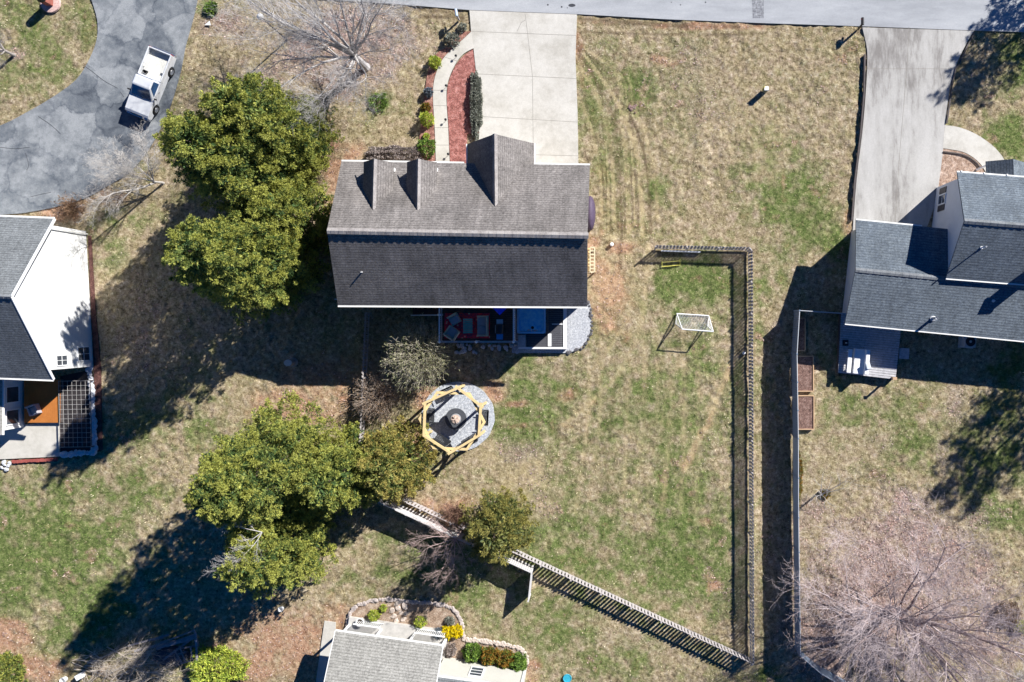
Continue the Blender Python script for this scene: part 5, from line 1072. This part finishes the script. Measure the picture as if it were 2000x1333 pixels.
def crown_np(base, h, Rr, pal, seed, dens=2.5, tpl=36, kl=9, L=.155, wd=.019, zb=.03, prof=.52, lump=(.75, 1.25), lean=(0, 0), inner=14):
    g = np.random.default_rng(seed); base = np.array(base)
    tt = g.uniform(0, 1, 60000); rr = Rr*np.minimum(1, (tt+.12)/.22)*(1-tt)**prof
    keep = g.uniform(0, Rr, 60000) < rr+.06*Rr; tt, rr = tt[keep], rr[keep]
    area = math.pi*Rr*math.hypot(h, Rr)*1.25; n = int(area*dens); tt, rr = tt[:n], rr[:n]; n = len(tt)
    ph = g.uniform(0, 6.283, n); bulge = 1+.12*np.sin(ph*3+tt*9+seed)+.08*np.sin(ph*5-tt*14+seed*2)
    jr = np.where(g.random(n) < .74, g.uniform(.62, .95, n), g.uniform(.3, .62, n))*bulge; zz = h*(zb+(1-zb)*tt)
    lc = np.stack([np.cos(ph)*rr*jr+lean[0]*tt, np.sin(ph)*rr*jr+lean[1]*tt, zz], -1)+base
    up = .35+.9*tt**2; d = unit(np.stack([np.cos(ph), np.sin(ph), up], -1)); lr = g.uniform(*lump, n)*(1-.22*tt)
    lcol = np.array(PAL[pal])[g.choice(3, n, p=(.42, .38, .20))]*g.uniform(.8, 1.2, (n, 1))
    d = unit(d+g.normal(0, .28, (n, 3))); s_ = g.uniform(0, 1, (n, tpl, 1))**.8                     # pointed sprays
    pr = g.normal(0, 1, (n, tpl, 3)); pr = pr-d[:, None]*(pr*d[:, None]).sum(-1, keepdims=True)
    tc = (lc[:, None]+d[:, None]*s_*lr[:, None, None]+pr*(.03+.20*(1-s_)**.7)*lr[:, None, None]).reshape(-1, 3); tc[:, 2] = np.maximum(tc[:, 2], .06)
    ta = unit(d[:, None]*1.1+pr*.55+np.array([0, 0, .25])).reshape(-1, 3); tip = (s_.reshape(-1) > .55)
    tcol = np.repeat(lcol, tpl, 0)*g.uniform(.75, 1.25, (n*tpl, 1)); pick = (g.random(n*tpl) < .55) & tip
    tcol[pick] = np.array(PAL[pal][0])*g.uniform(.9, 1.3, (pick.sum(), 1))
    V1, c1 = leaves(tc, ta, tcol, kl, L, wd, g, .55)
    m_ = int(area*inner); ti = g.uniform(.02, .93, m_); pi_ = g.uniform(0, 6.283, m_); ri = Rr*np.minimum(1, (ti+.12)/.22)*(1-ti)**prof*np.sqrt(g.uniform(.02, .5, m_))   # inner leaves, picked darker as painted shade in the gaps, also blocking sun
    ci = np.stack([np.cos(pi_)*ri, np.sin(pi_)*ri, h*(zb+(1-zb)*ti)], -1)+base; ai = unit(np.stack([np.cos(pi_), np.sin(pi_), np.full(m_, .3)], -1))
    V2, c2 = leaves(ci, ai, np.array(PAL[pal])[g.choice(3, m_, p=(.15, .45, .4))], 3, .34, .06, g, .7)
    return np.concatenate([V1, V2]), np.concatenate([c1, c2])
def twig_tree_mesh(base, limbs, mbT, mbB, rnd, depth=4, sway=.25, twigs=True, side=3):
    """limbs: (direction, length, radius, start height)"""
    def grow(p, d, L, r, lv):
        n = 4 if lv < 3 else 3; pts = [p]; rad = [r]; q = p; dd = d
        for i in range(n):
            dd = (dd+Vector((rnd.gauss(0, sway), rnd.gauss(0, sway), rnd.gauss(0, sway)+.06))*.55).normalized(); q = q+dd*L/n; pts.append(q); rad.append(max(.0035, r*(1-.62*(i+1)/n)))
            if lv < depth:
                kids = (1 if lv == 0 else 2) if i < n-1 else 2
                if lv >= 2 and rnd.random() < .35: kids -= 1
                for _ in range(kids):
                    ax = Vector((rnd.gauss(0, 1), rnd.gauss(0, 1), rnd.gauss(0, .8))).normalized(); nd = (dd+ax*(.75 if lv < 2 else .9)).normalized()
                    grow(q, nd, L*rnd.uniform(.38, .62), rad[-1]*.64, lv+1)
        (mbT if lv == 0 else mbB).tube(pts, rad, 7 if lv == 0 else (4 if lv == 1 else 3), False)
    for d, L, r, z in limbs: grow(Vector(base)+U*z, Vector(d).normalized(), L, r, 0)
def evergreen(px, h, Rr, pal, label, seed, group='tall evergreens left of the middle house', name='evergreen_tree', **kw):
    b_ = P(*px); root = thing(name, label, 'tree', b_, group)
    mb = MB(); mb.tube([b_, b_+U*h*.5, b_+U*h*.93], [.05*h**.75, .03*h**.7, .015], 9)
    rr = random.Random(seed)
    for i in range(int(h*2.2)):
        z = h*rr.uniform(.08, .85); a = rr.uniform(0, 6.28); l_ = Rr*(1-z/h)**.6*.8; q = b_+U*z; mb.tube([q, q+Vector((math.cos(a)*l_, math.sin(a)*l_, l_*.3))], [.045, .012], 4, False)
    mb.build('trunk', m_bark, root)
    V, cc = crown_np(b_, h, Rr, pal, seed, **kw)
    np_mesh('crown', V, np.arange(len(V)).reshape(-1, 4), cc, m_leaf, root); return root
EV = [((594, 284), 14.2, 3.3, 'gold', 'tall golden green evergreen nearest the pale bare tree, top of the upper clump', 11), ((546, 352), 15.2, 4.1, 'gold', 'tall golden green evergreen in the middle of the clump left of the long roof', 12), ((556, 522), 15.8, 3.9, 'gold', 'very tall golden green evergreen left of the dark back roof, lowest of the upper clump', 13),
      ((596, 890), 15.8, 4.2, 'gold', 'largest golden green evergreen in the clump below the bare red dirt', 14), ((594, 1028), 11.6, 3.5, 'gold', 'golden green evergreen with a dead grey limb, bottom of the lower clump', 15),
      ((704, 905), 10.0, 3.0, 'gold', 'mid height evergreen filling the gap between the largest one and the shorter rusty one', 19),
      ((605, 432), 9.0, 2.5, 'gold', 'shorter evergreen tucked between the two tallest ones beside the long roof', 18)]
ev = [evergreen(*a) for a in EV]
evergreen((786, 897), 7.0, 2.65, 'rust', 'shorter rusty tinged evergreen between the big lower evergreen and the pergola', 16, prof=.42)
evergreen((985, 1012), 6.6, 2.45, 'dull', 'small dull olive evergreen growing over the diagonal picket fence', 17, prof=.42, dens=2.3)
# dead limb of the lower evergreen
rnd = random.Random(5); mT, mB_ = MB(), MB(); q = P(512, 1040, 10.3)
twig_tree_mesh(q, [((-1, -.7, .15), 2.4, .035, 0), ((-.8, .3, .3), 1.8, .03, 0), ((-.5, -1, .2), 1.8, .03, 0)], mT, mB_, rnd, 3, .2); mT.v, mT.f = mT.v, mT.f
o_ = len(mT.v); mT.v += mB_.v; mT.f += [[i+o_ for i in f] for f in mB_.f]; mT.build('dead_limb', m_barkg, ev[4])
def bare_tree(px, label, limbs, bark, seed, depth=4, trunk=None, sway=.22, name='bare_tree', cat='tree', group=None, twig=None):
    b_ = P(*px); root = thing(name, label, cat, b_, group); rnd = random.Random(seed); mT, mB_ = MB(), MB()
    if trunk: mT.tube([b_-U*.1, b_+U*.25, b_+Vector((*trunk[2:4], trunk[0]))], [trunk[1]*1.5, trunk[1]*1.1, trunk[1]*.9], 10)
    tw = Vector((*trunk[2:4], 0)) if trunk else Vector()
    twig_tree_mesh(b_+tw, limbs, mT, mB_, rnd, depth, sway)
    mT.build('trunk', bark, root); mB_.build('crown', twig or bark, root); return root
# big pale tree at the top: limbs fan out, mostly to the left
bare_tree((714, 131), 'large pale bare tree with spreading white limbs near the street', [((-1, .15, .75), 7.0, .15, 2.2), ((-.55, .75, 1.0), 6.5, .125, 2.4), ((.05, .9, 1.1), 5.6, .11, 2.6), ((.75, .55, 1.0), 5.6, .10, 2.6), ((.3, 1, .8), 5.6, .10, 2.5), ((-.8, .4, .8), 5.6, .10, 2.4), ((-.8, -.55, .7), 5.2, .11, 2.1), ((-.35, -1, .65), 4.6, .10, 2.2), ((.6, -.6, .8), 4.2, .09, 2.4), ((-1, -.1, .35), 5.2, .11, 2.0), ((-.25, .35, 1.6), 5.5, .12, 2.6), ((.9, -.1, .7), 4.6, .06, 2.2), ((-.4, -.9, 1.1), 4.6, .06, 2.3), ((.4, .8, 1.4), 5.0, .07, 2.5), ((-.9, .6, .6), 5.6, .07, 2.1), ((.1, -1, .9), 4.2, .06, 2.2), ((-1, .5, 1.2), 5.4, .08, 2.4)], m_barkg, 21, 4, (2.3, .24, -.1, .1))
bare_tree((318, 358), 'pale leaning bare tree between the asphalt drive and the evergreens', [((-1, -.75, .45), 3.6, .085, .7), ((-.7, .35, .9), 2.9, .05, .9), ((-.2, .8, .9), 2.6, .045, .9), ((-.8, .0, 1.0), 2.8, .05, .8), ((.2, .6, .9), 2.2, .04, 1.0), ((-.5, .9, .7), 2.6, .045, .9), ((-1, .3, .6), 2.6, .045, .9)], mat('grey_twigs', (.44, .41, .38), .9, .3, 4, 25), 22, 4, (.9, .075, -.15, -.05))
m_barkr = mat('reddish_bark', (.27, .20, .19), .9, .35, 4, 25)
m_barkd = mat('dark_bark', (.13, .095, .09), .9, .35, 4, 25, bmp=.4)
bare_tree((1738, 1192), 'big dark reddish bare tree over the leaf covered lawn at the bottom right', [((1, .12, .45), 8.0, .17, 1.5), ((.8, -.35, .55), 7.0, .15, 1.4), ((.55, -1, .7), 7.5, .17, 1.5), ((.15, -1, .9), 6.0, .12, 1.8), ((-.45, -.7, .8), 5.5, .11, 1.8), ((-.9, -.15, .7), 5.8, .12, 1.7), ((-.6, .6, .7), 6.4, .11, 2.0), ((-.15, 1, .6), 6.4, .10, 1.8), ((.5, .8, .6), 7.0, .13, 1.7), ((-.9, .3, .6), 6.2, .1, 1.8), ((.9, .45, .6), 6.4, .11, 1.9), ((.1, .05, 1.5), 5.5, .13, 1.8), ((.4, -.4, 1.0), 6.2, .13, 1.8)]+[((math.cos(k*.57+.2), math.sin(k*.57+.2), .45+.5*(k % 3)), 5.2+1.2*(k % 2), .055, 1.9) for k in range(11)], m_barkr, 23, 4, (1.8, .27, .12, -.1), twig=mat('pinkish_twigs', (.47, .39, .38), .9, .25, 4, 25))
bare_tree((899, 1040), 'small pinkish bare tree below the gap in the diagonal fence', [((-.9, .6, .9), 2.6, .05, 1.2), ((-.9, -.25, .7), 2.2, .04, 1.5), ((-.35, -1, .8), 2.5, .05, 1.5), ((.1, -1, .9), 2.3, .045, 1.6), ((.6, -.6, .8), 1.9, .04, 1.6), ((-.6, 1, .9), 2.4, .045, 1.4), ((.6, .2, .9), 1.7, .035, 1.6), ((-.2, .1, 1.6), 1.8, .045, 1.6)], mat('pink_bark', (.42, .31, .28), .9, .25, 4, 25), 24, 3, (1.6, .085, -.1, -.1), .15)
bare_tree((1600, 962), 'thin bare sapling with a patch of orange leaves at its foot by the vinyl fence', [((1, .45, .6), 2.4, .03, .8), ((-.25, 1, .8), 1.9, .03, .9), ((.8, .9, .9), 2.2, .025, 1.0), ((-.6, .2, 1), 1.4, .025, 1.0), ((.3, -.4, 1.2), 1.5, .025, 1.0)], m_barkg, 25, 2, (1.1, .06, -.05, 0))
bare_tree((27, 108), 'bare tree in a small leaf ring at the left edge', [((-1, .2, .9), 3.2, .07, .9), ((-.3, 1, 1), 3.0, .06, .9), ((-.7, -.8, 1), 2.8, .06, .9), ((.4, .3, 1.2), 2.2, .05, .9), ((.5, -.6, 1), 2.0, .05, .9)], mat('dull_bark', (.30, .27, .25), .9, .3, 4, 25), 26, 4, (1.0, .10, -.05, .05))
evergreen((2240, 618), 13.0, 5.3, 'gold', 'tall evergreen outside the right edge, throwing its shadow on the right yard', 27, group='evergreens outside the frame', dens=.62, lump=(1.3, 2.5), inner=2.5, L=.26, wd=.02)
evergreen((2172, -96), 10.5, 3.9, 'gold', 'evergreen outside the top right corner, throwing its shadow on the street', 28, group='evergreens outside the frame', dens=.75, lump=(1.2, 2.1), inner=3, L=.26, wd=.02)
bare_tree((1990, 1385), 'grey bare tree reaching into the bottom right corner', [((-.9, .5, .9), 4.5, .1, 1.2), ((-.3, 1, .9), 4.2, .09, 1.2), ((-1, .1, .8), 4.6, .1, 1.2), ((.4, .8, .9), 4, .08, 1.2), ((-.6, .9, 1.1), 4, .09, 1.3)], m_barkg, 29, 4, (1.4, .18, 0, 0))
# shrubs
def shrub(px, r, h, pal, label, seed, name='shrub', cat='shrub', group=None, sx=1.0, sy=1.0, n=None, L=.12, wd=.022, kl=7, rz=0.0, stems=True):
    b_ = P(*px); root = thing(name, label, cat, b_, group); g = np.random.default_rng(seed)
    n = n or int(900*max(.15, r*r*max(sx, sy))+120)
    u_ = unit(g.normal(0, 1, (n, 3))); u_[:, 2] = np.abs(u_[:, 2]); rad = g.uniform(.55, 1.0, (n, 1))**.6*(1+.12*np.sin(u_[:, :1]*9+seed)+.1*np.sin(u_[:, 1:2]*11))
    q = u_*rad*np.array([r*sx, r*sy, h]); c_, s_ = math.cos(rz), math.sin(rz); q = np.stack([q[:, 0]*c_-q[:, 1]*s_, q[:, 0]*s_+q[:, 1]*c_, q[:, 2]+.05], -1)
    col = np.array(PAL[pal])[g.choice(3, n, p=(.45, .37, .18))]*g.uniform(.7, 1.3, (n, 1))
    V, cc = leaves(q+np.array(b_), unit(u_+np.array([0, 0, .4])), col, kl, L, wd, g, .6); np_mesh('foliage', V, np.arange(len(V)).reshape(-1, 4), cc, m_leaf, root)
    mb = MB(); rr = random.Random(seed)
    for i in range(6): a = rr.uniform(0, 6.28); mb.tube([b_, b_+Vector((math.cos(a)*r*sx*.5, math.sin(a)*r*sy*.5, h*.7))], [.03, .008], 4, False)
    mb.build('stem', m_bark, root); return root
shrub((850, 124), .44, .75, 'lime', 'round lime green shrub, uppermost along the front walk', 31); shrub((835, 235), .50, .95, 'lime', 'round bright green shrub halfway down the front walk casting a long shadow', 32); shrub((835, 291), .66, .95, 'green', 'large clipped dark green ball shrub by the front wall of the middle house', 33)
shrub((838, 182), .30, .5, 'blue', 'small blue grey shrub left of the front walk', 34); shrub((833, 211), .34, .4, 'orange', 'small yellow tipped shrub just above the bright green one', 35, n=160); shrub((833, 268), .22, .25, 'lime', 'tiny yellowish plant above the clipped ball shrub', 36, n=90); shrub((883, 80), .52, .6, 'grey', 'dark grey low shrub at the top of the front walk', 37)
shrub((930, 205), .42, .55, 'grey', 'long narrow grey green hedge along the middle driveway', 38, 'hedge', 'hedge', None, 1.0, 6.0, 2600); shrub((772, 305), .75, .9, 'mauve', 'long low brownish hedge under the front eave of the middle house', 39, 'hedge', 'hedge', None, 3.0, .9, 2600)
shrub((904, 55), .3, .25, 'grey', 'low plant around the foot of the pale blue mailbox', 40, n=120); shrub((740, 200), .7, .12, 'green', 'flat green weed patch in the dry front lawn', 41, n=260, stems=False)
def stick_bush(px, r, h, label, seed, n, pal, leafy, m, name='bare_shrub'):
    b_ = P(*px); root = thing(name, label, 'shrub', b_); rnd = random.Random(seed); mb = MB(); tips = []
    for i in range(n):
        a = rnd.uniform(0, 6.283); e = math.sqrt(rnd.random()); d = Vector((math.cos(a)*e, math.sin(a)*e, .35+.9*(1-e*e)**.5)); q = b_+Vector((math.cos(a), math.sin(a), 0))*r*.12*e; k = rnd.uniform(.75, 1.08); pts = [q]
        for s_ in range(1, 5): f = s_/4; pts.append(q+Vector((d.x*r*k*f**1.15, d.y*r*k*f**1.15, d.z*h*k*f*.78))+Vector((rnd.gauss(0, .05), rnd.gauss(0, .05), 0)))
        mb.tube(pts, [.022, .018, .013, .009, .005], 3, False); tips += [(pts[4], d), (pts[3], d)]
        for s_ in (2, 3, 4):
            for _ in range(2): v = (d.normalized()+Vector((rnd.gauss(0, .6), rnd.gauss(0, .6), rnd.gauss(0, .5)))).normalized()*rnd.uniform(.2, .45); mb.tube([pts[s_], pts[s_]+v], [.008, .004], 3, False); tips.append((pts[s_]+v, d))
    mb.build('stem', m, root)
    if leafy:
        g = np.random.default_rng(seed); rnd.shuffle(tips); tips = tips[:leafy]; cen_ = np.array([t_[0] for t_ in tips]); ax = unit(np.array([t_[1] for t_ in tips])); col = np.array(PAL[pal])[g.choice(3, len(tips))]
        V, cc = leaves(cen_, ax, col, 4, .16, .022, g, .5); np_mesh('foliage', V, np.arange(len(V)).reshape(-1, 4), cc, m_leaf, root)
    return root
m_stk = mat('pale_stems', (.52, .47, .37), .9, .3, 4, 20)
stick_bush((826, 693), 2.35, 4.0, 'large round olive twiggy bush beside the raised deck', 51, 620, 'olive', 2600, m_stk)
stick_bush((744, 776), 1.65, 2.2, 'brown twiggy bush right of the left picket fence', 52, 330, 'brown', 500, mat('brown_stems', (.44, .35, .28), .9, .3, 4, 20))
stick_bush((893, 1000), 1.0, 1.5, 'reddish brown twiggy bush beside the small olive evergreen', 53, 150, 'brown', 120, mat('red_stems', (.26, .15, .11), .9, .3, 4, 20))
stick_bush((148, 410), .9, 1.0, 'rusty brown bush at the upper corner of the white house', 54, 110, 'brown', 300, mat('rust_stems', (.25, .15, .09), .9, .3, 4, 20))
stick_bush((690, 1008), .9, 1.2, 'thin twiggy bush in the shade under the lower evergreens', 55, 60, 'dull', 120, m_stk)
shrub((424, 1300), 2.0, 1.0, 'lime', 'loose yellow green bush at the bottom edge beside the plank pile', 56, sx=1.1, sy=.8, n=1500, L=.2, wd=.03); shrub((12, 1312), 1.5, 1.3, 'gold', 'small golden green evergreen bush in the bottom left corner', 57, n=1400, L=.22, wd=.03)
shrub((732, 1200), .38, .75, 'lime', 'round lime green shrub beside the white urn', 61); shrub((822, 1213), .42, .65, 'lime', 'loose yellow green shrub right of the flagstone path', 62, n=200); shrub((876, 1233), .48, .5, 'yellow', 'bright yellow flowering shrub in the bottom bed, left of the pair', 63, n=420); shrub((893, 1232), .46, .52, 'yellow', 'bright yellow flowering shrub in the bottom bed, right of the pair', 64, n=420)
shrub((857, 1236), .42, .5, 'blue', 'blue grey plant touching the right porch railing', 65, n=220); shrub((880, 1212), .32, .4, 'grey', 'small dark grey plant above the yellow shrubs', 66, n=140); shrub((750, 1187), .22, .25, 'lime', 'tiny yellow green plant at the top of the bottom bed', 67, n=90)
for px, pal, lab, sd in (((924, 1272), 'green', 'mostly green bush, leftmost of the row above the cream wall', 68), ((957, 1279), 'orange', 'orange tinged bush, second in the row above the cream wall', 69), ((988, 1285), 'orange', 'orange tinged bush, third in the row above the cream wall', 70), ((1013, 1291), 'green', 'dark green bush, rightmost of the row above the cream wall', 71)): shrub(px, .66, .9, pal, lab, sd, group='bushes above the cream wall', n=620, L=.15, wd=.03)
shrub((880, 1268), .5, .5, 'mauve', 'low purplish plant between the yellow shrubs and the cream wall', 72, n=260)
shrub((1968, 1196), .9, .9, 'brown', 'dark reddish bush at the right edge below the big bare tree', 73, n=500); shrub((1992, 1222), .5, .5, 'lime', 'yellow green bush at the right edge below the big bare tree', 74, n=200)
shrub((1612, 964), .32, .07, 'orange', 'patch of orange leaves at the foot of the thin sapling', 75, n=200); shrub((1560, 930), .28, .1, 'orange', 'narrow strip of rusty weeds at the foot of the vinyl fence', 76, sx=.8, sy=7, n=420)
shrub((413, 18), .45, .12, 'green', 'clump of green grass at the top beside the asphalt drive', 77, n=200, L=.2)
# brush pile
bp = thing('brush_pile', 'pile of pale cut branches at the bottom left', 'brush pile', P(255, 1300)); rnd = random.Random(9); mb = MB(); b2 = MB()
for i in range(40):
    a = P(rnd.uniform(165, 320), rnd.uniform(1270, 1345), rnd.uniform(.1, .7)); ang_ = math.radians(rnd.gauss(28, 22)); d = Vector((math.cos(ang_), math.sin(ang_), rnd.uniform(-.05, .2)))
    twig_tree_mesh(a-d*1.2, [(d, rnd.uniform(1.6, 3.2), rnd.uniform(.025, .05), 0)], mb, b2, rnd, 2, .2)
mb.build('branch', mat('dry_branch', (.50, .43, .35), .9, .3, 4, 20), bp); b2.build('twig', mat('dry_branch', (.50, .43, .35)), bp)
